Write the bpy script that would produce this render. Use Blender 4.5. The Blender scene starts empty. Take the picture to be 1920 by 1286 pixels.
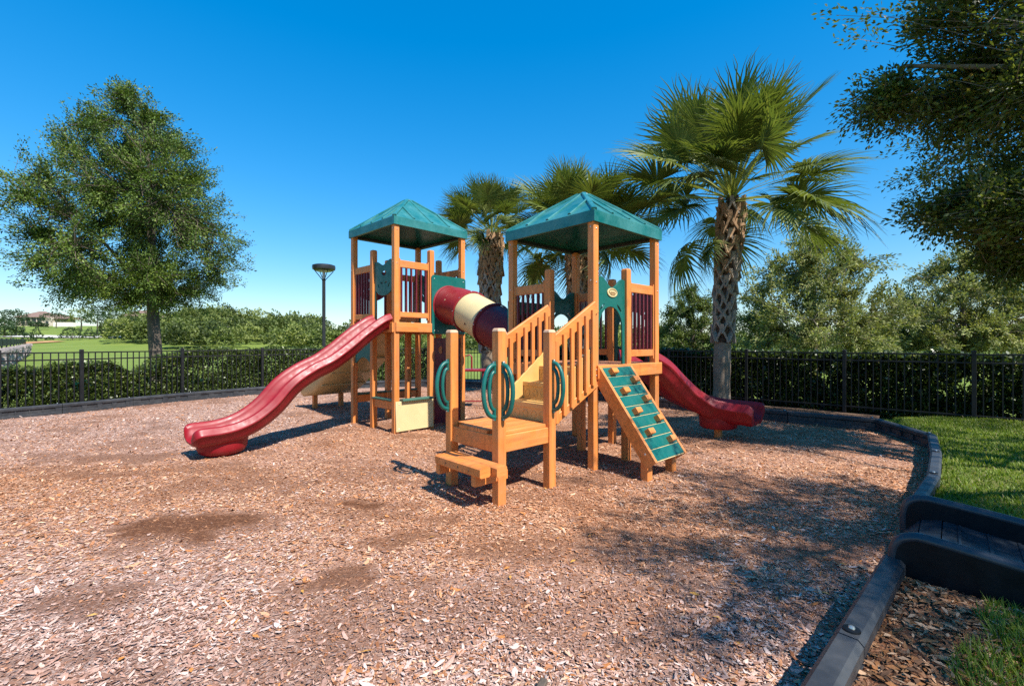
import bpy, bmesh, math, random
import numpy as np
from mathutils import Vector, Matrix

# ------------------------------------------------------------------ scene, camera, light
scene = bpy.context.scene
COL = scene.collection
R = math.radians

cam_data = bpy.data.cameras.new('camera')
cam_data.sensor_width = 36.0
cam_data.lens = 16.16
cam_data.clip_start = 0.05
cam_data.clip_end = 3000.0
cam = bpy.data.objects.new('camera', cam_data)
cam.location = (0.0, 0.0, 1.4)
cam.rotation_euler = (R(90), 0, 0)
COL.objects.link(cam)
scene.camera = cam

SUN_EL = R(51)
SUN_AZ = math.atan2(0.665, -0.747)          # azimuth from +Y towards +X
world = bpy.data.worlds.new('World')
scene.world = world
world.use_nodes = True
wn = world.node_tree.nodes
wl = world.node_tree.links
wn.clear()
w_out = wn.new('ShaderNodeOutputWorld')
w_bg = wn.new('ShaderNodeBackground')
w_sky = wn.new('ShaderNodeTexSky')
w_sky.sky_type = 'NISHITA'
w_sky.sun_disc = False
w_sky.sun_elevation = SUN_EL
w_sky.sun_rotation = SUN_AZ
w_sky.altitude = 0
w_sky.air_density = 1.3
w_sky.dust_density = 0.3
w_sky.ozone_density = 10.0
w_hs = wn.new('ShaderNodeHueSaturation')
w_hs.inputs['Saturation'].default_value = 1.50
w_gm = wn.new('ShaderNodeGamma')
w_gm.inputs['Gamma'].default_value = 0.72
w_hs.inputs['Value'].default_value = 1.18
w_bg.inputs['Strength'].default_value = 0.15
wl.new(w_sky.outputs[0], w_gm.inputs['Color'])
wl.new(w_gm.outputs[0], w_hs.inputs['Color'])
wl.new(w_hs.outputs[0], w_bg.inputs['Color'])
wl.new(w_bg.outputs[0], w_out.inputs['Surface'])

sun_data = bpy.data.lights.new('sun', 'SUN')
sun_data.energy = 5.0
sun_data.angle = R(0.53)
sun_data.color = (1.0, 0.955, 0.88)
sun = bpy.data.objects.new('sun', sun_data)
to_sun = Vector((math.sin(SUN_AZ) * math.cos(SUN_EL), math.cos(SUN_AZ) * math.cos(SUN_EL), math.sin(SUN_EL)))
sun.rotation_euler = (-to_sun).to_track_quat('-Z', 'Y').to_euler()
sun.location = to_sun * 40
COL.objects.link(sun)

scene.view_settings.view_transform = 'Standard'
scene.view_settings.look = 'None'
scene.view_settings.exposure = 0.80
scene.view_settings.gamma = 1.0
scene.view_settings.use_curve_mapping = False
scene.render.engine = 'CYCLES'
scene.cycles.max_bounces = 8
scene.cycles.transparent_max_bounces = 8
scene.cycles.use_denoising = False

rng = np.random.default_rng(7)
random.seed(7)

# ------------------------------------------------------------------ helpers
WL = {}

def wloc(o):
    return WL.get(o.name, Vector((0, 0, 0)))

def tag(o, label=None, cat=None, group=None, kind=None):
    if label: o['label'] = label
    if cat: o['category'] = cat
    if group: o['group'] = group
    if kind: o['kind'] = kind
    return o

def empty(name, loc, label=None, cat=None, group=None, parent=None):
    o = bpy.data.objects.new(name, None)
    o.empty_display_size = 0.2
    COL.objects.link(o)
    loc = Vector(loc)
    if parent is not None:
        o.parent = parent
        o.location = loc - wloc(parent)
    else:
        o.location = loc
    WL[o.name] = loc
    return tag(o, label, cat, group)

def place(name, mesh, loc, parent=None, rot=None, scale=None):
    """link an object that uses an existing mesh at a world location"""
    o = bpy.data.objects.new(name, mesh)
    COL.objects.link(o)
    loc = Vector(loc)
    if parent is not None:
        o.parent = parent
        o.location = loc - wloc(parent)
    else:
        o.location = loc
    if rot is not None: o.rotation_euler = rot
    if scale is not None: o.scale = scale
    WL[o.name] = loc
    return o

def np_mesh(name, verts, faces, mat=None, smooth=False, tint=None, rgb=None):
    """fast mesh of all-quad (n,4) or all-tri (n,3) faces"""
    verts = np.asarray(verts, dtype=np.float32).reshape(-1, 3)
    faces = np.asarray(faces, dtype=np.int32)
    n, k = faces.shape
    me = bpy.data.meshes.new(name)
    me.vertices.add(len(verts))
    me.vertices.foreach_set('co', verts.ravel())
    me.loops.add(n * k)
    me.loops.foreach_set('vertex_index', faces.ravel())
    me.polygons.add(n)
    me.polygons.foreach_set('loop_start', np.arange(0, n * k, k, dtype=np.int32))
    me.update(calc_edges=True)
    if smooth:
        me.polygons.foreach_set('use_smooth', np.ones(n, dtype=bool))
    if tint is not None:
        a = me.attributes.new('tint', 'FLOAT', 'FACE')
        a.data.foreach_set('value', np.asarray(tint, dtype=np.float32))
    if rgb is not None:
        a = me.attributes.new('rgb', 'FLOAT_COLOR', 'FACE')
        c = np.ones((n, 4), dtype=np.float32); c[:, :3] = rgb
        a.data.foreach_set('color', c.ravel())
    if mat: me.materials.append(mat)
    return me

class MB:
    """collects shapes in world space, links them as ONE mesh object"""
    def __init__(s):
        s.v = []; s.f = []
    def add(s, verts, faces):
        n = len(s.v)
        s.v.extend([tuple(p) for p in verts])
        s.f.extend([tuple(i + n for i in f) for f in faces])
        return s
    def ring_loft(s, rings, cap=True, closed=True):
        n = len(rings[0]); verts = [p for r in rings for p in r]; faces = []
        for i in range(len(rings) - 1):
            for j in range(n if closed else n - 1):
                k = (j + 1) % n
                faces.append((i * n + j, i * n + k, (i + 1) * n + k, (i + 1) * n + j))
        if cap and closed:
            faces.append(tuple(reversed(range(n))))
            faces.append(tuple((len(rings) - 1) * n + j for j in range(n)))
        return s.add(verts, faces)
    def beam(s, p0, p1, w, h, up=(0, 0, 1), ch=0.006):
        """board from p0 to p1; w across, h along up, chamfered edges"""
        p0 = Vector(p0); p1 = Vector(p1); d = (p1 - p0).normalized()
        up = Vector(up); side = d.cross(up).normalized(); up = side.cross(d).normalized()
        a, b = w / 2, h / 2; c = min(ch, a * .45, b * .45)
        prof = [(-a + c, -b), (a - c, -b), (a, -b + c), (a, b - c), (a - c, b), (-a + c, b), (-a, b - c), (-a, -b + c)]
        def ring(q, k):
            return [q + side * (x * k if False else x) + up * y for x, y in prof]
        return s.ring_loft([ring(p0, 1), ring(p1, 1)])
    def post(s, x, y, z0, z1, w=0.089, ang=0.0, cap=0.02, ch=0.007):
        a = w / 2; c = ch; ca, sa = math.cos(ang), math.sin(ang)
        prof = [(-a + c, -a), (a - c, -a), (a, -a + c), (a, a - c), (a - c, a), (-a + c, a), (-a, a - c), (-a, -a + c)]
        def ring(z, k):
            return [(x + (px * ca - py * sa) * k, y + (px * sa + py * ca) * k, z) for px, py in prof]
        rings = [ring(z0, 1), ring(z1 - cap, 1)]
        if cap > 0: rings += [ring(z1 - cap * .3, .9), ring(z1, .7)]
        return s.ring_loft(rings)
    def tube(s, pts, r, n=8, cap=True):
        pts = [Vector(p) for p in pts]; m = len(pts)
        rs = r if hasattr(r, '__len__') else [r] * m
        rings = []; ref = None
        for i in range(m):
            t = (pts[min(i + 1, m - 1)] - pts[max(i - 1, 0)]).normalized()
            if ref is None:
                ref = Vector((0, 0, 1)) if abs(t.z) < .9 else Vector((1, 0, 0))
            a = t.cross(ref).normalized(); b = a.cross(t).normalized(); ref = b
            rings.append([pts[i] + (a * math.cos(2 * math.pi * j / n) + b * math.sin(2 * math.pi * j / n)) * rs[i] for j in range(n)])
        return s.ring_loft(rings, cap)
    def sweep(s, pts, prof, cap=True, scale=None):
        """closed profile (w,h) swept; side vector stays level"""
        pts = [Vector(p) for p in pts]; m = len(pts); rings = []
        for i in range(m):
            t = (pts[min(i + 1, m - 1)] - pts[max(i - 1, 0)]).normalized()
            side = Vector((t.y, -t.x, 0)).normalized(); up = side.cross(t).normalized()
            k = scale(i / (m - 1)) if scale else (1, 1)
            rings.append([pts[i] + side * (a * k[0]) + up * (b * k[1]) for a, b in prof])
        return s.ring_loft(rings, cap)
    def lathe(s, c, prof, n=20, sx=1, sy=1, ang=0):
        """prof of (r,z)"""
        c = Vector(c); ca, sa = math.cos(ang), math.sin(ang); rings = []
        for r, z in prof:
            ring = []
            for j in range(n):
                t = 2 * math.pi * j / n; x = r * sx * math.cos(t); y = r * sy * math.sin(t)
                ring.append((c.x + x * ca - y * sa, c.y + x * sa + y * ca, c.z + z))
            rings.append(ring)
        return s.ring_loft(rings)
    def disc(s, c, nrm, r, t, n=8):
        c = Vector(c); nrm = Vector(nrm).normalized()
        return s.tube([c, c + nrm * t * .6, c + nrm * t], [r, r, r * .55], n)
    def build(s, name, mat, parent=None, smooth=False, auto=None):
        vs = np.array([tuple(p) for p in s.v], dtype=np.float64)
        lo = vs.min(0); hi = vs.max(0)
        c = Vector(((lo[0] + hi[0]) / 2, (lo[1] + hi[1]) / 2, lo[2]))
        me = bpy.data.meshes.new(name)
        me.from_pydata([(p[0] - c.x, p[1] - c.y, p[2] - c.z) for p in vs], [], s.f)
        bm = bmesh.new(); bm.from_mesh(me); bmesh.ops.recalc_face_normals(bm, faces=bm.faces[:]); bm.to_mesh(me); bm.free()
        if smooth:
            me.polygons.foreach_set('use_smooth', np.ones(len(me.polygons), dtype=bool))
            if auto is not None:
                me.set_sharp_from_angle(angle=R(auto))
        me.update()
        if mat: me.materials.append(mat)
        return place(name, me, c, parent)

def catmull(pts, n):
    pts = [Vector(p) for p in pts]; out = []
    P = [pts[0] * 2 - pts[1]] + pts + [pts[-1] * 2 - pts[-2]]
    segs = len(pts) - 1
    for i in range(segs):
        a, b, c, d = P[i:i + 4]
        for k in range(n):
            t = k / n
            out.append(.5 * ((2 * b) + (c - a) * t + (2 * a - 5 * b + 4 * c - d) * t * t + (3 * b - a - 3 * c + d) * t ** 3))
    out.append(pts[-1])
    return out

def vnoise(x, y, seed=0):
    """value noise 0..1 on numpy arrays"""
    x = np.asarray(x, dtype=np.float64); y = np.asarray(y, dtype=np.float64)
    xi = np.floor(x).astype(np.int64); yi = np.floor(y).astype(np.int64)
    fx = x - xi; fy = y - yi; fx = fx * fx * (3 - 2 * fx); fy = fy * fy * (3 - 2 * fy)
    def h(a, b):
        v = np.sin(a * 127.1 + b * 311.7 + seed * 74.7) * 43758.5453
        return v - np.floor(v)
    return (h(xi, yi) * (1 - fx) + h(xi + 1, yi) * fx) * (1 - fy) + (h(xi, yi + 1) * (1 - fx) + h(xi + 1, yi + 1) * fx) * fy

def fbm(x, y, seed=0, o=3):
    t = 0; a = .5; s = 0
    for i in range(o):
        t = t + a * vnoise(x * 2 ** i, y * 2 ** i, seed + i); s += a; a *= .5
    return t / s

def in_poly(x, y, poly):
    x = np.asarray(x); y = np.asarray(y); c = np.zeros(x.shape, dtype=bool)
    n = len(poly); j = n - 1
    for i in range(n):
        xi, yi = poly[i]; xj, yj = poly[j]
        hit = ((yi > y) != (yj > y)) & (x < (xj - xi) * (y - yi) / (yj - yi + 1e-12) + xi)
        c ^= hit; j = i
    return c

def smooth(a, b, x):
    t = np.clip((np.asarray(x, dtype=np.float64) - a) / (b - a), 0, 1)
    return t * t * (3 - 2 * t)

# ------------------------------------------------------------------ materials
def new_mat(name):
    m = bpy.data.materials.new(name); m.use_nodes = True
    nt = m.node_tree; nt.nodes.clear()
    out = nt.nodes.new('ShaderNodeOutputMaterial')
    return m, nt, out

def mix_rgb(nt, fac, a, b, mode='MIX'):
    n = nt.nodes.new('ShaderNodeMix'); n.data_type = 'RGBA'; n.blend_type = mode
    if isinstance(fac, (int, float)): n.inputs[0].default_value = fac
    else: nt.links.new(fac, n.inputs[0])
    for sock, v in ((n.inputs[6], a), (n.inputs[7], b)):
        if isinstance(v, (tuple, list)): sock.default_value = (*v[:3], 1)
        else: nt.links.new(v, sock)
    return n.outputs[2]

def noise(nt, scale, detail=3, vec=None, rough=.5, stretch=None):
    g = nt.nodes.new('ShaderNodeNewGeometry') if vec is None else None
    v = g.outputs['Position'] if vec is None else vec
    if stretch:
        mp = nt.nodes.new('ShaderNodeMapping'); mp.inputs['Scale'].default_value = stretch
        nt.links.new(v, mp.inputs[0]); v = mp.outputs[0]
    n = nt.nodes.new('ShaderNodeTexNoise'); n.inputs['Scale'].default_value = scale
    n.inputs['Detail'].default_value = detail; n.inputs['Roughness'].default_value = rough
    nt.links.new(v, n.inputs['Vector'])
    return n.outputs[0]

def ramp(nt, fac, stops):
    r = nt.nodes.new('ShaderNodeValToRGB')
    e = r.color_ramp.elements
    while len(e) < len(stops): e.new(.5)
    for k, (p, c) in enumerate(stops):
        e[k].position = p; e[k].color = (*c[:3], 1) if isinstance(c, (tuple, list)) else (c, c, c, 1)
    nt.links.new(fac, r.inputs[0])
    return r.outputs[0]

def bump(nt, h, strength, dist):
    b = nt.nodes.new('ShaderNodeBump'); b.inputs['Strength'].default_value = strength; b.inputs['Distance'].default_value = dist
    nt.links.new(h, b.inputs['Height'])
    return b.outputs[0]

def solid(name, col, rough=.5, var=.12, scale=6, bmp=0.0, bscale=80, bdist=.002, stretch=None, dust=None, dustamt=.25, dlo=.45, along=None, metal=0, spec=.5, rvar=.12):
    m, nt, out = new_mat(name)
    p = nt.nodes.new('ShaderNodeBsdfPrincipled')
    gv = None
    if along is not None:
        gg = nt.nodes.new('ShaderNodeNewGeometry'); mp = nt.nodes.new('ShaderNodeMapping'); mp.vector_type = 'TEXTURE'
        mp.inputs['Rotation'].default_value = (0, 0, along); mp.inputs['Scale'].default_value = (12, 1, 1)
        nt.links.new(gg.outputs['Position'], mp.inputs[0]); gv = mp.outputs[0]
    n1 = noise(nt, scale, 5, vec=gv, stretch=stretch, rough=.6)
    f1 = ramp(nt, n1, [(.3, 0.0), (.7, 1.0)])
    c = mix_rgb(nt, f1, tuple(x * (1 - var) for x in col), tuple(min(1, x * (1 + var)) for x in col))
    if dust:
        n2 = noise(nt, 3.1, 6, rough=.7)
        f2 = ramp(nt, n2, [(dlo, 0.0), (.75, dustamt)])
        c = mix_rgb(nt, f2, c, dust)
    nt.links.new(c, p.inputs['Base Color'])
    rr = ramp(nt, noise(nt, 14, 4), [(.25, max(0, rough - rvar)), (.75, min(1, rough + rvar))])
    nt.links.new(rr, p.inputs['Roughness'])
    p.inputs['Metallic'].default_value = metal
    p.inputs['Specular IOR Level'].default_value = spec
    if bmp > 0:
        nt.links.new(bump(nt, noise(nt, bscale, 3, vec=gv, stretch=stretch), bmp, bdist), p.inputs['Normal'])
    nt.links.new(p.outputs[0], out.inputs['Surface'])
    return m

def leaf_mat(name, stops, trans=.35, rough=.55, spec=.35):
    """leaf colour from a per-leaf attribute; light passes through"""
    m, nt, out = new_mat(name)
    at = nt.nodes.new('ShaderNodeAttribute'); at.attribute_name = 'tint'
    c = ramp(nt, at.outputs['Fac'], stops)
    p = nt.nodes.new('ShaderNodeBsdfPrincipled')
    p.inputs['Roughness'].default_value = rough
    p.inputs['Specular IOR Level'].default_value = spec
    nt.links.new(c, p.inputs['Base Color'])
    t = nt.nodes.new('ShaderNodeBsdfTranslucent')
    tc = mix_rgb(nt, 1.0, c, (1.15, 1.2, .55), 'MULTIPLY')
    nt.links.new(tc, t.inputs['Color'])
    mx = nt.nodes.new('ShaderNodeMixShader'); mx.inputs[0].default_value = trans
    nt.links.new(p.outputs[0], mx.inputs[1]); nt.links.new(t.outputs[0], mx.inputs[2])
    nt.links.new(mx.outputs[0], out.inputs['Surface'])
    return m

M = {}
M['lumber'] = solid('orange_lumber', (.62, .20, .042), .52, .26, 22, .5, 70, .0018, stretch=(1, 1, .06), dust=(.50, .25, .12), dustamt=.5)
M['lumber_h'] = solid('orange_lumber_rail', (.62, .20, .042), .52, .26, 22, .5, 70, .0018, dust=(.50, .25, .12), dustamt=.5, along=R(44.5))
M['lumber_w'] = solid('orange_lumber_cross_rail', (.62, .20, .042), .52, .26, 22, .5, 70, .0018, dust=(.50, .25, .12), dustamt=.5, along=R(134.5))
M['deckwood'] = solid('deck_lumber', (.36, .13, .06), .6, .18, 9, .2, 60, .0015, dust=(.3, .2, .13), dustamt=.5)
M['green'] = solid('green_plastic', (.002, .100, .083), .42, .12, 8, .08, 200, .0006, dust=(.03, .14, .12), dustamt=.3)
M['roof'] = solid('teal_roof_metal', (.005, .115, .112), .32, .14, 3, .06, 9, .004, dust=(.12, .33, .33), dustamt=.55, dlo=.35)  # pale teal patches mix fading with sky reflection put into the colour
M['red'] = solid('red_plastic', (.225, .006, .012), .44, .16, 5, .08, 30, .001, dust=(.27, .05, .045), dustamt=.45, spec=.35)
M['maroon'] = solid('maroon_plastic', (.13, .008, .018), .4, .12, 8, dust=(.2, .06, .06), dustamt=.25)
M['tunnelmaroon'] = solid('maroon_tunnel_plastic', (.22, .010, .016), .42, .1, 5, .04, 30, .001, dust=(.28, .08, .07), dustamt=.25)
M['purple'] = solid('dark_plum_plastic', (.14, .009, .014), .46, .12, 5, .04, 30, .001, spec=.3)
M['cream'] = solid('cream_plastic', (.60, .475, .24), .42, .06, 5, .04, 60, .0008, dust=(.55, .42, .24), dustamt=.3)
M['beige'] = solid('beige_plastic', (.50, .34, .14), .4, .1, 5, .05, 30, .001, dust=(.4, .27, .14), dustamt=.35)
M['stairyellow'] = solid('yellow_tan_plastic', (.62, .36, .11), .45, .1, 5, .06, 60, .001, dust=(.5, .34, .18), dustamt=.4)
M['black'] = solid('black_border_plastic', (.026, .028, .032), .48, .25, 6, .12, 40, .002, dust=(.085, .085, .085), dustamt=.6)
M['rampblack'] = solid('black_ramp_plastic', (.004, .005, .007), .42, .25, 6, .1, 40, .002, dust=(.016, .018, .02), dustamt=.3, spec=.25)
M['rampsheen'] = solid('blue_sheen_ramp_plastic', (.020, .027, .036), .34, .25, 6, .12, 40, .002, dust=(.06, .065, .07), dustamt=.4)  # ramp plastic lightened blue: sky highlights on floor and lip put into colour
M['iron'] = solid('black_fence_metal', (.009, .009, .010), .5, .2, 9, dust=(.03, .03, .03), dustamt=.25, spec=.35)
M['bolt'] = solid('bolt_steel', (.55, .55, .52), .35, .1, 20, metal=.9)
M['redmetal'] = solid('red_painted_metal', (.22, .012, .02), .35, .1, 8)
M['ledge'] = solid('green_ledge_board', (.05, .13, .09), .55, .15, 9)
M['lampdark'] = solid('lamp_dark_metal', (.022, .024, .028), .4, .15, 9)
M['lampglass'] = solid('lamp_frosted_lens', (.5, .5, .48), .3, .05, 9)
M['trunk'] = solid('grey_brown_bark', (.10, .075, .055), .9, .35, 14, .9, 22, .02, stretch=(1, 1, .35))
M['trunk_light'] = solid('pale_oak_bark', (.17, .14, .11), .9, .35, 12, .9, 22, .02, stretch=(1, 1, .35))
M['palmtrunk'] = solid('palm_trunk', (.20, .14, .092), .9, .25, 9, .8, 30, .012, stretch=(1, 1, 2.2), dust=(.3, .27, .23), dustamt=.5)
M['palmdark'] = solid('palm_fibre', (.075, .04, .022), .95, .4, 20, .9, 40, .02)
M['stone'] = solid('rubble_stone', (.24, .20, .18), .9, .35, 2.5, .7, 8, .03, dust=(.2, .16, .14), dustamt=.6)
M['stucco'] = solid('tan_stucco', (.52, .43, .34), .9, .06, 1.2)
M['palewall'] = solid('pale_yard_wall', (.72, .66, .55), .9, .06, .8)
M['rooftile'] = solid('brown_roof_tile', (.20, .125, .095), .85, .2, 1.2, .5, 6, .05)
M['darkglass'] = solid('dark_window_glass', (.02, .022, .028), .12, .2, 2)
M['path'] = solid('concrete_path', (.60, .56, .50), .9, .08, 1.5)
M['bedsoil'] = solid('dark_bed_soil', (.13, .075, .045), .95, .4, 14, .8, 30, .02, dust=(.24, .14, .085), dustamt=.6)
M['sandy'] = solid('bare_orange_soil', (.42, .22, .09), .95, .25, 1.2)

leaf_oak = leaf_mat('oak_leaves', [(0, (.024, .046, .010)), (.45, (.078, .132, .022)), (.8, (.168, .235, .038)), (1, (.24, .29, .06))], .26)
leaf_over = leaf_mat('live_oak_leaves', [(0, (.040, .058, .014)), (.5, (.110, .142, .030)), (.85, (.21, .24, .055)), (1, (.26, .19, .06))], .42, .42, .45)
leaf_feather = leaf_mat('feathery_leaves', [(0, (.085, .095, .030)), (.5, (.24, .255, .085)), (1, (.42, .41, .16))], .34)
leaf_hedge = leaf_mat('hedge_leaves', [(0, (.022, .036, .010)), (.5, (.070, .105, .022)), (.9, (.16, .20, .04)), (1, (.42, .38, .22))], .28, .38, .55)
leaf_wood = leaf_mat('wood_leaves', [(0, (.035, .052, .013)), (.5, (.115, .150, .034)), (1, (.25, .28, .075))], .3)
leaf_shrub = leaf_mat('shrub_leaves', [(0, (.020, .042, .016)), (.5, (.05, .088, .03)), (1, (.10, .14, .05))], .3)
leaf_palm = leaf_mat('palm_fronds', [(0, (.045, .066, .016)), (.5, (.135, .172, .036)), (.85, (.28, .28, .075)), (1, (.40, .33, .14))], .3, .46, .45)
leaf_grass = leaf_mat('grass_blades', [(0, (.060, .095, .010)), (.6, (.165, .235, .020)), (.9, (.25, .30, .04)), (1, (.36, .30, .14))], .4)

# ------------------------------------------------------------------ terrain
BORDER = [(-10.6, 6.0), (-9.95, 7.25), (-9.40, 8.32), (-8.94, 9.12), (-8.41, 10.18), (-7.81, 11.26), (-7.06, 12.40), (-6.2, 13.3), (-5.2, 14.0),
          (-4.1, 14.55), (-2.9, 14.85), (-1.7, 14.75), (-.6, 14.2), (.3, 13.35), (1.1, 12.4), (1.85, 11.5), (2.55, 10.7), (3.27, 9.9),
          (4.06, 9.0), (4.87, 8.10), (5.82, 7.33), (5.53, 6.05), (4.66, 5.05), (3.85, 4.20), (2.86, 3.31)]
BORDER2 = [(2.13, 2.56), (1.36, 1.86), (.50, 1.08), (-.4, .3), (-1.3, -.5)]
MULCH_POLY = BORDER + BORDER2 + [(-1.6, -1.2), (-9, -1.2), (-12, 2)]

def gz(x, y):
    x = np.asarray(x, dtype=np.float64); y = np.asarray(y, dtype=np.float64)
    lat = x / np.maximum(y, 1.0)
    rise = 8.2 * smooth(60, 190, y) * smooth(-.25, -.75, lat)
    far = 5.0 * smooth(70, 240, y) * smooth(-.9, -.2, lat)
    und = .25 * (fbm(x * .03, y * .03, 3) - .5) * smooth(20, 50, np.hypot(x, y))
    dip = -.06
    return dip + rise + far + und

def grid_mesh(xs, ys, fz):
    X, Y = np.meshgrid(xs, ys)
    Z = fz(X, Y)
    nx, ny = len(xs), len(ys)
    v = np.stack([X, Y, Z], -1).reshape(-1, 3)
    i = np.arange(nx * ny).reshape(ny, nx)
    f = np.stack([i[:-1, :-1], i[:-1, 1:], i[1:, 1:], i[1:, :-1]], -1).reshape(-1, 4)
    return v, f

# grass of the fairway and the lawns
def grass_mat(name, c1, c2, c3, s=1.0):
    m, nt, out = new_mat(name)
    p = nt.nodes.new('ShaderNodeBsdfPrincipled'); p.inputs['Roughness'].default_value = .9; p.inputs['Specular IOR Level'].default_value = .2
    a = ramp(nt, noise(nt, .16 * s, 4), [(.35, 0.0), (.65, 1.0)])
    c = mix_rgb(nt, a, c1, c2)
    b = ramp(nt, noise(nt, 1.6 * s, 5, rough=.7), [(.48, 0.0), (.75, .6)])
    c = mix_rgb(nt, b, c, c3)
    d = ramp(nt, noise(nt, 24 * s, 3, rough=.8), [(.3, .72), (.7, 1.18)])
    c = mix_rgb(nt, 1.0, c, d, 'MULTIPLY')
    nt.links.new(c, p.inputs['Base Color'])
    nt.links.new(bump(nt, noise(nt, 30 * s, 3), .5, .05), p.inputs['Normal'])
    nt.links.new(p.outputs[0], out.inputs['Surface'])
    return m
M['fairway'] = grass_mat('fairway_grass', (.135, .195, .030), (.175, .225, .040), (.20, .215, .055))
M['lawn'] = grass_mat('lawn_thatch', (.10, .13, .022), (.13, .15, .03), (.20, .13, .055), 3)

xs = np.concatenate([np.linspace(-900, -200, 22)[:-1], np.linspace(-200, 200, 161), np.linspace(200, 900, 22)[1:]])
ys = np.concatenate([np.linspace(-300, -20, 12)[:-1], np.linspace(-20, 240, 105), np.linspace(240, 1500, 30)[1:]])
v, f = grid_mesh(xs, ys, gz)
tag(place('ground', np_mesh('ground', v, f, M['fairway'], True), (0, 0, 0)), 'sunny green fairway grass rolling away behind the fence', 'grass', kind='structure')

# lawn by the curb, a little higher than the mulch
def lawn_z(x, y):
    return .112 + .03 * (fbm(x * .9, y * .9, 5) - .5)
LAWN_POLY = [(2.93, 3.31), (3.92, 4.20), (4.73, 5.05), (5.60, 6.05), (5.89, 7.36), (6.6, 7.9), (7.5, 8.0), (8.2, 7.6), (14.5, 2.0), (14, -3), (-1.1, -.7), (-.33, .3), (.57, 1.08), (1.43, 1.86), (2.20, 2.56), (2.55, 2.9)]
bm = bmesh.new()
bvs = [bm.verts.new((x, y, 0)) for x, y in LAWN_POLY]
bm.faces.new(bvs)
bmesh.ops.triangulate(bm, faces=bm.faces[:])
for _ in range(5):
    bmesh.ops.subdivide_edges(bm, edges=[e for e in bm.edges if e.calc_length() > .3], cuts=1)
    bmesh.ops.triangulate(bm, faces=[q for q in bm.faces if len(q.verts) > 4])
for q in bm.verts: q.co.z = float(lawn_z(q.co.x, q.co.y))
me = bpy.data.meshes.new('lawn'); bm.to_mesh(me); bm.free(); me.materials.append(M['lawn'])
tag(place('lawn', me, (0, 0, 0)), 'patch of green lawn between the black border and the fence', 'lawn', kind='structure')

# mulch -------------------------------------------------------------
DARK = [(-2.5, 3.55, .50, .36, .95), (-1.22, 4.02, .26, .20, .95), (-1.1, 2.78, .26, .20, .8), (-2.25, 2.5, .30, .16, .7), (-.75, 3.25, .40, .10, .7), (.0, 3.05, .5, .13, .6),
        (-4.7, 5.6, .9, .28, .6), (-3.2, 5.0, .9, .25, .45), (-.3, 2.45, .6, .3, .45), (.55, 2.35, .5, .3, .5), (.9, 3.3, .6, .3, .4), (-.9, 2.2, .35, .2, .6),
        (-4.4, 4.9, .6, .2, .6), (-1.6, 5.0, .5, .3, .4), (1.0, 2.6, .4, .3, .4), (-.4, 5.6, .7, .5, .4), (-3.3, 4.3, .3, .15, .5), (3.1, 6.2, .5, .3, .3), (4.2, 7.2, .6, .2, .4), (-3.4, 5.25, .55, .22, .5), (-2.6, 4.5, .4, .2, .45), (.35, 4.2, .4, .2, .35), (-.55, 3.65, .3, .14, .6), (-5.2, 6.3, .8, .3, .4)]

def damp_at(x, y):
    d = np.zeros(np.shape(x))
    wx = (fbm(np.asarray(x) * 3.2, np.asarray(y) * 3.2, 11) - .5) * .75
    wy = (fbm(np.asarray(x) * 3.2, np.asarray(y) * 3.2, 21) - .5) * .5
    for cx, cy, rx, ry, a in DARK:
        r = np.sqrt(((x + wx - cx) / rx) ** 2 + ((y + wy - cy) / ry) ** 2)
        d = np.maximum(d, a * (1 - smooth(.70, 1.10, r)))
    n = fbm(np.asarray(x) * 1.9 + 5, np.asarray(y) * 2.6, 31, 4)
    d = np.maximum(d, .5 * smooth(.57, .70, n))
    return d

def grey_at(x, y):
    """weathered silver chips: most at the left and near the camera"""
    x = np.asarray(x); y = np.asarray(y)
    g = .50 * smooth(-1.5, -5.0, x) * smooth(4.5, 6.5, y) + .62 * smooth(3.4, 2.0, y) + .35 * smooth(-.5, -2.2, x) * smooth(4.2, 3.0, y) + .12
    return np.clip(g * .9 + .04 + .5 * (fbm(x * .8, y * .8, 41) - .5), 0, 1)

def mulch_z(x, y):
    return .035 * (fbm(np.asarray(x) * .8, np.asarray(y) * .8, 51) - .5) + .016 * (fbm(np.asarray(x) * 5, np.asarray(y) * 5, 61) - .5)

m, nt, out = new_mat('wood_mulch')
p = nt.nodes.new('ShaderNodeBsdfPrincipled'); p.inputs['Roughness'].default_value = .92; p.inputs['Specular IOR Level'].default_value = .15
geo = nt.nodes.new('ShaderNodeNewGeometry')
warp = nt.nodes.new('ShaderNodeTexNoise'); warp.inputs['Scale'].default_value = 9; nt.links.new(geo.outputs['Position'], warp.inputs['Vector'])
wa = nt.nodes.new('ShaderNodeVectorMath'); wa.operation = 'SCALE'; wa.inputs[3].default_value = .12; nt.links.new(warp.outputs['Color'], wa.inputs[0])
wb = nt.nodes.new('ShaderNodeVectorMath'); wb.operation = 'ADD'; nt.links.new(geo.outputs['Position'], wb.inputs[0]); nt.links.new(wa.outputs[0], wb.inputs[1])
def chips(scale, sx, sy, rot):
    mp = nt.nodes.new('ShaderNodeMapping'); mp.inputs['Rotation'].default_value = (0, 0, rot); mp.inputs['Scale'].default_value = (sx, sy, .3)
    nt.links.new(wb.outputs[0], mp.inputs[0])
    vo = nt.nodes.new('ShaderNodeTexVoronoi'); vo.inputs['Scale'].default_value = scale; nt.links.new(mp.outputs[0], vo.inputs['Vector'])
    return vo
v1 = chips(46, 1, 2.2, .5); v2 = chips(60, 2.1, 1, .2)
sel = ramp(nt, noise(nt, 30, 2), [(.49, 0.0), (.51, 1.0)])
cc = mix_rgb(nt, sel, v1.outputs['Color'], v2.outputs['Color'])
sp = nt.nodes.new('ShaderNodeSeparateColor'); nt.links.new(cc, sp.inputs[0])
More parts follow.
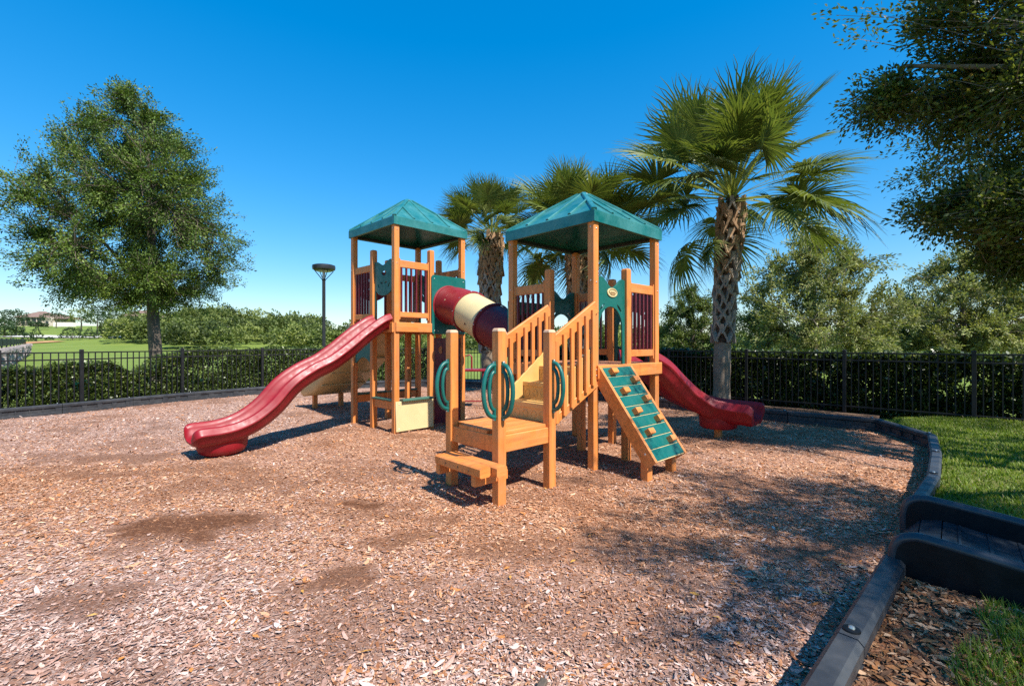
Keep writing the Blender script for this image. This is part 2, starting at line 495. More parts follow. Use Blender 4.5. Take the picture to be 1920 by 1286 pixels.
warm = ramp(nt, sp.outputs[0], [(0, (.20, .080, .038)), (.3, (.34, .148, .074)), (.6, (.46, .22, .12)), (.85, (.55, .30, .18)), (1, (.62, .42, .30))])
grey = ramp(nt, sp.outputs[1], [(0, (.20, .115, .085)), (.3, (.35, .215, .17)), (.65, (.46, .31, .255)), (1, (.60, .47, .41))])
ag = nt.nodes.new('ShaderNodeAttribute'); ag.attribute_name = 'grey'
ad = nt.nodes.new('ShaderNodeAttribute'); ad.attribute_name = 'damp'
c = mix_rgb(nt, ag.outputs['Fac'], warm, grey)
soil = ramp(nt, sp.outputs[2], [(0, (.085, .031, .013)), (.7, (.15, .058, .025)), (1, (.28, .13, .065))])
c = mix_rgb(nt, ad.outputs['Fac'], c, soil)
nt.links.new(c, p.inputs['Base Color'])
hh = mix_rgb(nt, sel, v1.outputs['Distance'], v2.outputs['Distance'])
hs = nt.nodes.new('ShaderNodeMath'); hs.operation = 'ADD'; nt.links.new(hh, hs.inputs[0]); nt.links.new(sp.outputs[1], hs.inputs[1])
nt.links.new(bump(nt, hs.outputs[0], .7, .014), p.inputs['Normal'])
nt.links.new(p.outputs[0], out.inputs['Surface'])
M['mulch'] = m

gx = np.linspace(-12, 6.4, 240); gy = np.linspace(-1.2, 15.2, 214)
v, f = grid_mesh(gx, gy, mulch_z)
fc = v[f].mean(1)
keep = in_poly(fc[:, 0], fc[:, 1], MULCH_POLY)
f = f[keep]
used = np.unique(f); remap = np.zeros(len(v), dtype=np.int32); remap[used] = np.arange(len(used)); v = v[used]; f = remap[f]
me = np_mesh('mulch_bed', v, f, M['mulch'], True)
a = me.attributes.new('damp', 'FLOAT', 'POINT'); a.data.foreach_set('value', damp_at(v[:, 0], v[:, 1]).astype(np.float32))
a = me.attributes.new('grey', 'FLOAT', 'POINT'); a.data.foreach_set('value', grey_at(v[:, 0], v[:, 1]).astype(np.float32))
tag(place('mulch_bed', me, (0, 0, 0)), 'brown bark mulch bed covering the playground floor', 'mulch', kind='structure')

# loose chips lying on the bed
m, nt, out = new_mat('bark_chips')
p = nt.nodes.new('ShaderNodeBsdfPrincipled'); p.inputs['Roughness'].default_value = .85; p.inputs['Specular IOR Level'].default_value = .2
at = nt.nodes.new('ShaderNodeAttribute'); at.attribute_name = 'rgb'
cv = ramp(nt, noise(nt, 160, 3), [(.3, .8), (.7, 1.15)])
nt.links.new(mix_rgb(nt, 1.0, at.outputs['Color'], cv, 'MULTIPLY'), p.inputs['Base Color'])
nt.links.new(p.outputs[0], out.inputs['Surface'])
M['chips'] = m

PAL_WARM = np.array([(.24, .095, .042), (.36, .155, .070), (.46, .215, .108), (.53, .28, .155), (.60, .37, .235), (.50, .19, .06)])
PAL_GREY = np.array([(.24, .125, .085), (.35, .20, .15), (.44, .27, .21), (.51, .34, .275), (.60, .45, .38), (.44, .21, .12)])

def scatter(y0, y1, dens, margin=.5):
    xw = y1 * 1.16 + margin
    n = int(2 * xw * (y1 - y0) * dens)
    x = rng.uniform(-xw, xw, n); y = rng.uniform(y0, y1, n)
    k = (np.abs(x) < y * 1.14 + margin)
    x, y = x[k], y[k]
    k = in_poly(x, y, MULCH_POLY) & (rng.random(len(x)) > .98 * damp_at(x, y))
    return x[k], y[k]

def chip_arrays(x, y, lmin, lmax, thick, lift, tiltmax):
    n = len(x)
    L = np.clip(np.exp(rng.normal(math.log((lmin + lmax) * .295), .45, n)), lmin * .5, lmax * 1.7); W = np.clip(L * rng.uniform(.14, .5, n), .004, .022)
    d = damp_at(x, y)
    L = L * (1 - .45 * d); W = W * (1 - .4 * d)
    th = rng.uniform(0, 2 * np.pi, n)
    ca, sa = np.cos(th), np.sin(th)
    ti = rng.normal(0, tiltmax, n); ro = rng.normal(0, tiltmax, n)
    z = mulch_z(x, y) + rng.uniform(0, lift, n)
    # outline of six points, uneven, slightly cupped
    base = np.array([(-.5, .1), (-.32, -.42), (.18, -.5), (.5, -.2), (.36, .36), (-.12, .5)])
    px = base[None, :, 0] * L[:, None] * (1 + rng.uniform(-.3, .3, (n, 6)))
    py = base[None, :, 1] * W[:, None] * (1 + rng.uniform(-.45, .45, (n, 6)))
    curl = rng.normal(0, 1.0, n)[:, None]
    pz = px * np.sin(ti)[:, None] + py * np.sin(ro)[:, None] + curl * (px / L[:, None]) ** 2 * L[:, None] * .35
    X = x[:, None] + px * ca[:, None] - py * sa[:, None]
    Y = y[:, None] + px * sa[:, None] + py * ca[:, None]
    Z = np.maximum(z[:, None] + pz, mulch_z(x, y)[:, None] - .004) + thick * .5
    g = grey_at(x, y)
    useg = rng.random(n) < g
    idx = np.clip((rng.random(n) * 5.3 - d * 2.2), 0, 5).astype(int)
    idx = np.where(rng.random(n) < .05, 5, np.minimum(idx, 4))
    colr = np.where(useg[:, None], PAL_GREY[idx], PAL_WARM[idx]) * rng.uniform(.82, 1.15, (n, 1))
    return np.stack([X, Y, Z], -1), colr

def flat_chips(P, C):
    n = len(P); b = np.arange(n)[:, None] * 6
    q = np.concatenate([b + np.array([[0, 1, 2, 3]]), b + np.array([[0, 3, 4, 5]])], 1).reshape(-1, 4)
    return P.reshape(-1, 3), q, np.repeat(C, 2, 0)

def thick_chips(P, C, t):
    n = len(P)
    top = P; bot = P.copy(); bot[:, :, 2] -= t
    V = np.concatenate([top, bot], 1)
    b = np.arange(n)[:, None] * 12
    fs = [b + np.array([[0, 1, 2, 3]]), b + np.array([[0, 3, 4, 5]])]
    for i in range(6):
        j = (i + 1) % 6
        fs.append(b + np.array([[i, i + 6, j + 6, j]]))
    q = np.stack(fs, 1).reshape(-1, 4)
    return V.reshape(-1, 3), q, np.repeat(C, 8, 0)

parts = []
x, y = scatter(1.25, 1.85, 9200, .7)
P, C = chip_arrays(x, y, .018, .054, .003, .012, .20); parts.append(thick_chips(P, C, .0035))
x, y = scatter(1.85, 2.6, 9400, .9)
P, C = chip_arrays(x, y, .018, .054, .003, .012, .20); parts.append(flat_chips(P, C))
x, y = scatter(2.6, 5.2, 4500, 1.0)
P, C = chip_arrays(x, y, .018, .052, .002, .010, .20); parts.append(flat_chips(P, C))
x, y = scatter(5.2, 8.5, 1400, 1.2)
P, C = chip_arrays(x, y, .022, .055, .003, .012, .26); parts.append(flat_chips(P, C))
x, y = scatter(8.5, 13.5, 420)
P, C = chip_arrays(x, y, .03, .07, .003, .014, .28); parts.append(flat_chips(P, C))
off = 0; VV = []; FF = []; CC = []
for V, Q, C in parts:
    VV.append(V); FF.append(Q + off); CC.append(C); off += len(V)
tag(place('wood_chips', np_mesh('wood_chips', np.concatenate(VV), np.concatenate(FF), M['chips'], rgb=np.concatenate(CC)), (0, 0, 0)),
    'loose pinkish brown bark chips strewn over the playground', 'wood chips', kind='stuff')

# ------------------------------------------------------------------ the play structure
class Tower:
    def __init__(s, x, y, ang, size, deck, eave):
        s.o = Vector((x, y, 0)); s.ang = R(ang); s.s = size; s.deck = deck; s.eave = eave
        s.u = Vector((math.cos(s.ang), math.sin(s.ang), 0)); s.w = Vector((-math.sin(s.ang), math.cos(s.ang), 0))
    def p(s, a, b, z=0):
        return s.o + s.u * a + s.w * b + Vector((0, 0, z))
TA = Tower(-1.81, 7.14, 46, 1.33, 1.72, 3.25)
TB = Tower(.898, 5.09, 43, 1.30, 1.15, 2.75)

PS = empty('play_structure', (-.4, 6.6, 0), 'wooden playground structure with two teal roofed towers, slides, tunnel, stairs and climbing ramp', 'playground')

def lumber(name, p0, p1, w, h, parent=PS, up=(0, 0, 1), mat='lumber_h', ch=.006):
    if mat == 'lumber_h' and abs((Vector(p1) - Vector(p0)).normalized().dot(TB.w)) > .7: mat = 'lumber_w'
    return MB().beam(p0, p1, w, h, up, ch).build(name, M[mat], parent)

def post_at(T, a, b, z1, z0=-.05, cap=.022, name='post'):
    q = T.p(a, b)
    return MB().post(q.x, q.y, z0, z1, .089, T.ang, cap).build(name, M['lumber'], PS)

def bolt(c, n, parent, r=.011):
    return MB().disc(c, n, r, .007, 8).build('bolt', M['bolt'], parent)

def panel(name, loops, origin, ux, thick, mat, parent, label=None):
    """flat board cut from 2D loops (along ux, up), with holes"""
    cu = bpy.data.curves.new('tmp', 'CURVE'); cu.dimensions = '2D'; cu.fill_mode = 'BOTH'; cu.extrude = thick / 2 - .003; cu.bevel_depth = .003; cu.bevel_resolution = 0
    for lp in loops:
        sp = cu.splines.new('POLY'); sp.points.add(len(lp) - 1); sp.use_cyclic_u = True
        for k, (a, b) in enumerate(lp): sp.points[k].co = (a, b, 0, 1)
    ob = bpy.data.objects.new('tmp', cu); COL.objects.link(ob)
    dg = bpy.context.evaluated_depsgraph_get()
    me = bpy.data.meshes.new_from_object(ob.evaluated_get(dg))
    bpy.data.objects.remove(ob); bpy.data.curves.remove(cu)
    origin = Vector(origin); ux = Vector(ux).normalized(); nz = ux.cross(Vector((0, 0, 1)))
    for q in me.vertices:
        c = q.co.copy(); q.co = ux * c.x + Vector((0, 0, 1)) * c.y + nz * c.z
    me.name = name; me.materials.clear(); me.materials.append(mat); me.update()
    o = place(name, me, origin, parent)
    if label: o['label'] = label
    return o

def ell(cx, cz, rx, rz, n=20, a0=0, a1=2 * math.pi, rot=0):
    out = []
    for k in range(n):
        t = a0 + (a1 - a0) * k / n; x = rx * math.cos(t); z = rz * math.sin(t)
        out.append((cx + x * math.cos(rot) - z * math.sin(rot), cz + x * math.sin(rot) + z * math.cos(rot)))
    return out

def wavy_top(w, h, flip=False, n=26, amp=.055):
    pts = []
    for k in range(n + 1):
        s = k / n; t = 1 - s if flip else s
        z = h - amp + amp * math.cos(2 * math.pi * (t - .16) / .76)
        pts.append((s * w, z))
    return pts

def arch_loops(w, h=1.0, leg=.045, spring=.40, top=.67, flip=False):
    tp = wavy_top(w, h, flip)
    out = [(0, 0)] + tp + [(w, 0), (w - leg, 0), (w - leg, spring)]
    rx = w / 2 - leg
    out += [(w / 2 + rx * math.cos(t), spring + (top - spring) * math.sin(t)) for t in [math.pi * k / 18 for k in range(1, 18)]]
    out += [(leg, spring), (leg, 0)]
    h1 = ell(w * .20, .655, .062, .016, 14, rot=.75); h2 = ell(w * .80, .655, .062, .016, 14, rot=-.75)
    return [out, h1, h2]

def face_loops(w, h=1.0, leg=.03):
    tp = wavy_top(w, h, amp=.036)
    out = [(0, 0)] + tp + [(w, 0), (w - leg, 0), (w - leg, .52)]
    n = 22
    for k in range(n + 1):
        s = 1 - k / n; x = leg + s * (w - 2 * leg); c = abs(s - .5) / .5
        z = .44 + .10 * c ** 2.2
        out.append((x, z))
    out += [(leg, 0)]
    eye = ell(w * .5, .80, .075, .042, 16)
    holes = [eye, ell(w * .24, .60, .05, .014, 12, rot=-.8), ell(w * .40, .645, .04, .014, 12, rot=-.25), ell(w * .62, .645, .04, .014, 12, rot=.25), ell(w * .78, .60, .05, .014, 12, rot=.8)]
    return [out] + holes

def balustrade(T, p0, p1, z, n=6, name='balustrade', outn=None):
    """orange rails with maroon slats between two posts"""
    p0 = Vector(p0); p1 = Vector(p1); d = (p1 - p0); L = d.length; d.normalize()
    q0 = p0 + d * .05; q1 = p1 - d * .05; Z = Vector((0, 0, 1))
    b = MB().beam(q0 + Z * (z + .92), q1 + Z * (z + .92), .045, .115).build(name, M['lumber_h'], PS)
    MB().beam(q0 + Z * (z + .125), q1 + Z * (z + .125), .045, .085).build('bottom_rail', M['lumber_h'], b)
    for k in range(n):
        c = q0.lerp(q1, (k + .6) / (n + .2))
        MB().beam(c + Z * (z + .165), c + Z * (z + .865), .040, .022, d, .004).build('slat', M['maroon'], b)
    for q, s in ((q0, 1), (q1, -1)):
        MB().beam(q + d * s * .012 + Z * (z + .05), q + d * s * .012 + Z * (z + 1.0), .06, .018, d, .006).build('edge_strip', M['lumber'], b)
    return b

def roof(T, name_label):
    e = T.s / 2 + .07; c = T.p(T.s / 2, T.s / 2); z0 = T.eave - .02; zf = z0 + .135; zt = z0 + (.60 if T is TB else .66)
    def sq(h, z):
        return [c + T.u * (a * h) + T.w * (b * h) + Vector((0, 0, z)) for a, b in ((-1, -1), (1, -1), (1, 1), (-1, 1))]
    mb = MB()
    mb.ring_loft([sq(e - .025, z0 + .0), sq(e, z0), sq(e, zf - .012), sq(e - .012, zf), sq(.05, zt), ], cap=False)
    mb.add(sq(.05, zt), [(0, 1, 2, 3)])
    mb.ring_loft([sq(e - .025, z0), sq(e - .03, zf - .03), sq(.05, zt - .03)], cap=False)
    mb.add(sq(.05, zt - .03), [(0, 1, 2, 3)])
    r = mb.build('roof', M['roof'], PS)
    r['label'] = name_label
    for k in range(4):
        n = (T.u, T.w, -T.u, -T.w)[k]; t = (T.w, -T.u, -T.w, T.u)[k]
        for fr in (-.5, 0, .5):
            s = fr * e * .96; top = abs(fr) * .96
            lo = c + n * (e - .03) + t * s + Vector((0, 0, zf + .012))
            hi = c + n * (e * top + .035 if fr else .07) + t * s + Vector((0, 0, zf + (zt - zf) * (1 - (top if fr else .04))))
            MB().beam(lo, hi, .045, .034, n, .010).build('rib', M['roof'], r)
        dg_ = (n + t)
        MB().beam(c + dg_ * (e - .012) + Vector((0, 0, zf - .002)), c + dg_ * .05 + Vector((0, 0, zt)), .06, .034, (0, 0, 1), .012).build('hip_cap', M['roof'], r)
    MB().lathe(c + Vector((0, 0, zt - .012)), [(.085, 0), (.08, .018), (.03, .03)], 12).build('peak_cap', M['roof'], r)
    # frame under the eaves
    fr = e - .055
    q = sq(fr, z0 + .03)
    for k in range(4):
        MB().beam(q[k], q[(k + 1) % 4], .03, .05).build('eave_rail', M['lampdark'], r)
    return r

for T, lab in ((TA, 'teal hipped roof over the taller tower'), (TB, 'teal hipped roof over the tower with the stairs')):
    s = T.s; h = s / 2; dk = T.deck
    for a, b in ((0, 0), (s, 0), (0, s), (s, s)):
        po = post_at(T, a, b, T.eave, cap=0)
        for zz in (dk - .045, dk - .11, dk + .92, T.eave - .09):
            bolt(T.p(a, b, zz) - T.w * .0445, -T.w, po, .009); bolt(T.p(a, b, zz + .02) - T.u * .0445, -T.u, po, .009)
    for a, b in ((0, h), (h, 0), (h, s), (s, h)): post_at(T, a, b, dk + (1.21 if T is TA else 1.14))
    if T is TB: post_at(T, h, h + .03, dk - .05, cap=0, name='deck_support_post')
    else: post_at(T, h, h, dk - .05, cap=0, name='deck_support_post')
    roof(T, lab)
    # deck frame and boards
    z = dk - .075
    o_ = .0575
    for (a0, b0, a1, b1) in ((.05, -o_ + .045, s - .05, -o_ + .045), (.05, s + o_ - .045, s - .05, s + o_ - .045)):
        lumber('deck_beam', T.p(a0, b0, z), T.p(a1, b1, z), .04, .15)
    for (a0, b0, a1, b1) in ((-o_ + .045, .05, -o_ + .045, s - .05), (s + o_ - .045, .05, s + o_ - .045, s - .05)):
        lumber('deck_beam', T.p(a0, b0, z), T.p(a1, b1, z), .04, .15)
    nb = 9
    for k in range(nb):
        b = .045 + (s - .09) * (k + .5) / nb
        lumber('deck_board', T.p(.035, b, dk - .018), T.p(s - .035, b, dk - .018), (s - .09) / nb - .008, .036, mat='deckwood')

# bands that show outside the posts
def outer_band(T, a0, b0, a1, b1, n, zoff=0):
    return lumber('deck_beam', T.p(a0, b0, T.deck - .075) + n * .058, T.p(a1, b1, T.deck - .075) + n * .058, .028, .15)
s = TB.s; h = s / 2
outer_band(TB, .0, 0, s + .07, 0, -TB.w); outer_band(TB, s, -.03, s, s, TB.u); outer_band(TB, 0, h, 0, s, -TB.u)
s = TA.s
outer_band(TA, -.03, 0, s / 2 + .02, 0, -TA.w); outer_band(TA, 0, -.02, 0, s + .03, -TA.u)

# ---- tower A (the taller one)
T = TA; s = T.s; h = s / 2; dk = T.deck
balustrade(T, T.p(0, 0), T.p(h, 0), dk, 6)
balustrade(T, T.p(0, h), T.p(0, s), dk, 6)
balustrade(T, T.p(s, 0), T.p(s, h), dk, 6)
balustrade(T, T.p(h, s), T.p(s, s), dk, 6)
panel('entry_panel', face_loops(h - .09), T.p(0, .045, dk), T.w, .02, M['green'], PS, 'green cut-out panel over the wavy red slide')
panel('entry_panel', face_loops(h - .09), T.p(s, h + .045, dk), T.w, .02, M['green'], PS, 'green cut-out panel on the far side of the taller tower')
panel('hood_panel', face_loops(h - .09, .98), T.p(.045, s, dk), T.u, .02, M['maroon'], PS, 'dark maroon hood over the beige slide')
# plate of the tunnel
w = h + .05; hz = .97
tp = panel('tunnel_plate', [[(0, .03), (0, hz - .03), (.03, hz), (w - .03, hz), (w, hz - .03), (w, .03), (w - .03, 0), (.03, 0)], ell(w / 2, .48, .30, .30, 32)], T.p(h - .025, -.062, dk - .17), T.u, .022, M['green'], PS, 'square green plate where the tunnel enters the taller tower')
for a in (.05, .12, w - .12, w - .05):
    for zz in (.05, hz - .06):
        if zz > .5 and a in (.12, w - .12): continue
        bolt(T.p(h - .025 + a, -.073, dk - .17 + zz), -T.w, tp)
# below the deck: counter board, rails with green ledges, wall
cp = panel('counter_panel', [[(0, 0), (0, .46), (h + .03, .46), (h + .03, 0)]], T.p(-.03, -.062, .03), T.u, .022, M['cream'], PS, 'cream counter board under the taller tower')
for a in (.02, h - .05):
    for zz in (.04, .42): bolt(T.p(a, -.073, .03 + zz), -T.w, cp, .008)
lumber('counter_ledge', T.p(.06, -.075, .51), T.p(h - .03, -.075, .51), .10, .035, mat='ledge')
for (a0, b0, a1, b1) in ((0, .05, 0, h), (.05, s, h, s), (s, .05, s, h), (h, s, s - .05, s)):
    lumber('low_rail', T.p(a0, b0, .42), T.p(a1, b1, .42), .04, .13)
    lumber('counter_ledge', T.p(a0, b0, .505), T.p(a1, b1, .505), .09, .032, mat='ledge')
panel('under_panel', [[(0, 0), (0, .40), (h - .09, .40), (h - .09, 0)] + [(h - .135 - (h - .18) * k / 12, .10 * math.sin(math.pi * k / 12)) for k in range(0, 13)]], T.p(0, h + .045, 1.06), T.w, .02, M['green'], PS, 'dark green hanging panel beneath the deck')
lumber('window_slat', T.p(0, s - .06, .35), T.p(0, s - .06, 1.4), .02, .02, up=T.u)
wl_ = panel('under_wall', [[(0, 0), (0, 1.42), (h - .09, 1.42), (h - .09, 0)], ell(.15, 1.22, .05, .07, 12), ell(.36, 1.28, .07, .035, 12), ell(.44, 1.08, .03, .08, 12), ell(.20, 1.02, .03, .03, 10)], T.p(h + .045, -.01, .06), T.u, .02, M['maroon'], PS, 'tall dark maroon play wall under the tunnel plate')

# ---- tower B (stairs and climbing ramp)
T = TB; s = T.s; h = s / 2; dk = T.deck
balustrade(T, T.p(h, 0), T.p(s, 0), dk, 6)
balustrade(T, T.p(0, h), T.p(0, s), dk, 6)
balustrade(T, T.p(s, h), T.p(s, s), dk, 6)
ap = panel('arch_panel', arch_loops(h - .09), T.p(.045, 0, dk), T.u, .02, M['green'], PS, 'green arch panel with a cream oval badge above the climbing ramp')
panel('arch_panel', arch_loops(h - .09), T.p(h + .045, s, dk), T.u, .02, M['green'], PS, 'green arch panel at the far side of the stairs tower')
panel('arch_panel', arch_loops(h - .09, flip=True), T.p(s, .045, dk), T.w, .02, M['green'], PS, 'green arch panel above the curved red slide')
w = h + .05
panel('tunnel_plate', [[(0, 0), (0, .97), (w, .97), (w, 0)], ell(w / 2, .48, .30, .30, 32)], T.p(-.025, s + .062, dk - .17), T.u, .022, M['green'], PS, 'square green plate where the tunnel enters the stairs tower')
# oval badge
bo = T.p(.045 + (h - .09) * .53, -.010, dk + .83)
bd = panel('badge', [ell(0, 0, .095, .05, 32)], bo - T.w * .006, T.u, .012, M['cream'], ap, 'cream oval badge')
M['badgeink'] = solid('badge_brown_print', (.30, .17, .07), .5, .1, 20)
panel('badge_ring', [ell(0, .010, .074, .032, 32), ell(0, .010, .066, .025, 32)], bo - T.w * .0125, T.u, .0075, M['badgeink'], ap)
for k, (dx, ww, hh_) in enumerate(((-.032, .016, .020), (-.010, .014, .016), (.012, .016, .018), (.034, .012, .016))):
    panel('badge_mark', [ell(dx, .002, ww / 2, hh_ / 2, 10)], bo - T.w * .0125, T.u, .0075, M['badgeink'], ap)
panel('badge_mark', [ell(0, -.026, .04, .0045, 14)], bo - T.w * .0125, T.u, .0075, M['badgeink'], ap)

# ---- tunnel
c0 = TA.p(TA.s * .75, -.055, 2.03); c3 = TB.p(TB.s * .25, TB.s + .055, 1.46)
c1 = c0 - TA.w * .62 + Vector((0, 0, -.02)); c2 = c3 + TB.w * .62 + Vector((0, 0, .03))
def bez(t):
    q = 1 - t
    return c0 * q ** 3 + c1 * 3 * q * q * t + c2 * 3 * q * t * t + c3 * t ** 3
def tunnel_piece(t0, t1, r, mat, parent, name, label=None):
    n = 14
    pts = [bez(t0 + (t1 - t0) * k / n) for k in range(n + 1)]
    mb = MB(); mb.tube(pts, r, 32, cap=False); mb.tube([q for q in pts], r - .012, 32, cap=False)
    o = mb.build(name, M[mat], parent, True, 40)
    if label: o['label'] = label
    return o
TU = tunnel_piece(0, .31, .318, 'tunnelmaroon', PS, 'crawl_tunnel', 'round crawl tunnel in red, cream and plum sections joining the two towers')
tunnel_piece(.31, .60, .314, 'cream', TU, 'tunnel_section', 'cream middle section of the tunnel')
tunnel_piece(.60, 1, .318, 'purple', TU, 'tunnel_section', 'dark plum lower section of the tunnel')
for t, mt in ((.006, 'tunnelmaroon'), (.31, 'tunnelmaroon'), (.60, 'purple'), (.994, 'purple')):
    a, b = bez(max(0, t - .012)), bez(min(1, t + .012))
    MB().tube([a, a.lerp(b, .2), a.lerp(b, .8), b], [.322, .342, .342, .322], 32, cap=False).build('flange', M[mt], TU, True, 50)
    d = (b - a).normalized(); sd = d.cross(Vector((0, 0, 1))).normalized(); up = sd.cross(d)
    if .1 < t < .9:
        for k in range(9):
            q = k * 2 * math.pi / 9; n = sd * math.cos(q) + up * math.sin(q)
            bolt(bez(t) + n * .338, n, TU, .010)
# small round window of the tunnel
d = (bez(.47) - bez(.43)).normalized(); sd = d.cross(Vector((0, 0, 1))).normalized()
for t in (.46,):
    n = (sd * .93 + Vector((0, 0, -.30))).normalized()
    MB().disc(bez(t) + n * .309, n, .026, .008, 14).build('peep_hole', M['darkglass'], TU)
n = (sd * .75 + Vector((0, 0, .3))).normalized()
MB().disc(bez(.17) + n * .312, n, .022, .008, 14).build('peep_hole', M['cream'], TU)

# ---- slides
PROF = [(-.22, -.055), (-.275, .0), (-.300, .075), (-.322, .085), (-.322, .105), (-.302, .118), (-.292, .16), (-.272, .178), (-.248, .172), (-.232, .12), (-.205, .045), (-.15, .010), (-.07, .0),
        (.0, -.004), (.07, .0), (.15, .010), (.205, .045), (.232, .12), (.248, .172), (.272, .178), (.292, .16), (.302, .118), (.322, .105), (.322, .085), (.300, .075), (.275, .0), (.22, -.055)]
def nose(t):
    q = max(0, (t - .925) / .075)
    return (1 - .32 * q * q, 1 - .62 * q * q)
def slide(name, keys, prof, mat, label, n=9, k=nose):
    pts = catmull(keys, n)
    o = MB().sweep(pts, prof, True, k).build(name, M[mat], PS, True, 62)
    o['label'] = label
    return o
ts = [(-.0, 1.715), (.14, 1.66), (.42, 1.48), (.70, 1.27), (.98, 1.09), (1.26, .965), (1.52, .80), (1.77, .545), (2.01, .375), (2.24, .285), (2.45, .25), (2.66, .245), (2.76, .225)]
keys = [TA.p(-t * .945, .33, z - .02) for t, z in ts]
SA = slide('slide', keys, PROF, 'red', 'long wavy red slide dropping to the mulch')
MB().lathe(TA.p(-2.26, .33, .0), [(.05, -.03), (.15, .015), (.215, .05), (.238, .10), (.245, .17), (.25, .235)], 28, 1.15, .88, TA.ang).build('slide_foot', M['red'], SA, True, 50)
MB().beam(TA.p(-.06, .06, 1.66), TA.p(-.06, .60, 1.66), .03, .10).build('mounting_plate', M['red'], SA)

# beige double slide
PB = [(-.48, -.07), (-.53, .0), (-.545, .14), (-.525, .19), (-.49, .185), (-.46, .07), (-.38, .01), (-.22, 0), (-.08, .012), (-.035, .07), (0, .085), (.035, .07), (.08, .012), (.22, 0), (.38, .01), (.46, .07), (.49, .185), (.525, .19), (.545, .14), (.53, 0), (.48, -.07)]
ts = [(0, 1.70), (.15, 1.66), (.45, 1.45), (.8, 1.16), (1.15, .92), (1.5, .72), (1.85, .52), (2.15, .40), (2.45, .345), (2.7, .33)]
keys = [TA.p(.62, TA.s + .03 + t, z - .02) for t, z in ts]
SB = slide('slide', keys, PB, 'beige', 'wide beige double slide behind the wavy red slide')
for a in (.30, .88):
    q = TA.p(a, TA.s + 2.35)
    MB().post(q.x, q.y, -.05, .33, .089, TA.ang, 0).build('slide_leg', M['lumber'], SB)
for t, z in ((.75, 1.06), (1.2, .77), (1.65, .5)):
    MB().beam(TA.p(.14, TA.s + t, z + .04), TA.p(1.1, TA.s + t, z + .04), .03, .06, TA.w).build('stiffener', M['beige'], SB)

# curved red slide of tower B
P0 = TB.p(TB.s + .0, .34)
pl = [(P0.x, P0.y, 1.14), (P0.x + .12, P0.y + .12, 1.10), (2.00, 6.57, .97), (2.26, 6.74, .76), (2.52, 6.84, .57), (2.80, 6.87, .43), (3.05, 6.81, .36), (3.24, 6.73, .335), (3.40, 6.60, .33), (3.48, 6.52, .315)]
keys = [(x, y, z - .02) for x, y, z in pl]
SC = slide('slide', keys, [(a * .92, b * 1.15) for a, b in PROF], 'red', 'short curved red slide turning beside the palm trunk', k=lambda t: (1 - .06 * max(0, (t - .9) / .1) ** 2, 1 + .12 * min(1, t * 1.5) - .22 * max(0, (t - .93) / .07) ** 2))
q = Vector((3.05, 6.80, 0))
MB().lathe(q, [(.10, .13), (.20, .145), (.235, .17), (.24, .26), (.25, .33)], 28, 1.1, .9, -.2).build('slide_foot', M['red'], SC, True, 50)
MB().post(q.x, q.y, -.05, .16, .089, TB.ang, 0).build('slide_leg', M['lumber'], SC)

# ---- stairs with landing
M['capwood'] = solid('weathered_post_cap', (.60, .37, .23), .6, .15, 20)
F_, Rr, Lf, K_ = (-1.475, -.10), (-.825, -.10), (-1.475, .60), (-.825, .60)
LZ = .60
ST = empty('landing', TB.p(-1.15, .25, 0), parent=PS); ST['label'] = 'low landing with four corner posts at the foot of the stairs'
for a, b in (F_, Rr, Lf, K_):
    q = TB.p(a, b); po = MB().post(q.x, q.y, -.05, 1.497, .092, TB.ang, 0).build('post', M['lumber'], ST); MB().post(q.x, q.y, 1.499, 1.528, .096, TB.ang, .024, .012).build('post_cap', M['capwood'], ST)
for (a0, b0, a1, b1) in ((-1.475, -.06, -1.475, .56), (-.825, -.06, -.825, .56), (-1.43, -.10, -.87, -.10), (-1.43, .60, -.87, .60)):
    MB().beam(TB.p(a0, b0, LZ - .085), TB.p(a1, b1, LZ - .085), .05, .15).build('landing_beam', M['lumber_h'], ST)
for k in range(5):
    b = -.10 + .70 * (k + .5) / 5
    trim = .05 if k in (0, 4) else -.02
    MB().beam(TB.p(-1.475 + trim, b, LZ + .006), TB.p(-.825 - trim, b, LZ + .006), .70 / 5 - .008, .032, ch=.005).build('landing_board', M['lumber_h'], ST)
# bench step
BS = empty('bench_step', TB.p(-1.68, .12, 0), parent=PS); BS['label'] = 'two-plank wooden step in front of the landing'
for a, b0, b1 in ((-1.715, -.20, .45), (-1.592, -.27, .45)):
    MB().beam(TB.p(a, b0, .335), TB.p(a, b1, .335), .112, .085, ch=.012).build('plank', M['lumber_h'], BS)
for b in (-.10, .42):
    MB().beam(TB.p(-1.76, b, .25), TB.p(-1.40, b, .25), .06, .085).build('bracket', M['lumber_h'], BS)
for b in (-.05, .10, .28):
    MB().disc(TB.p(-1.771, b, .335), -TB.u, .009, .004, 8).build('bolt', M['palmdark'], BS)
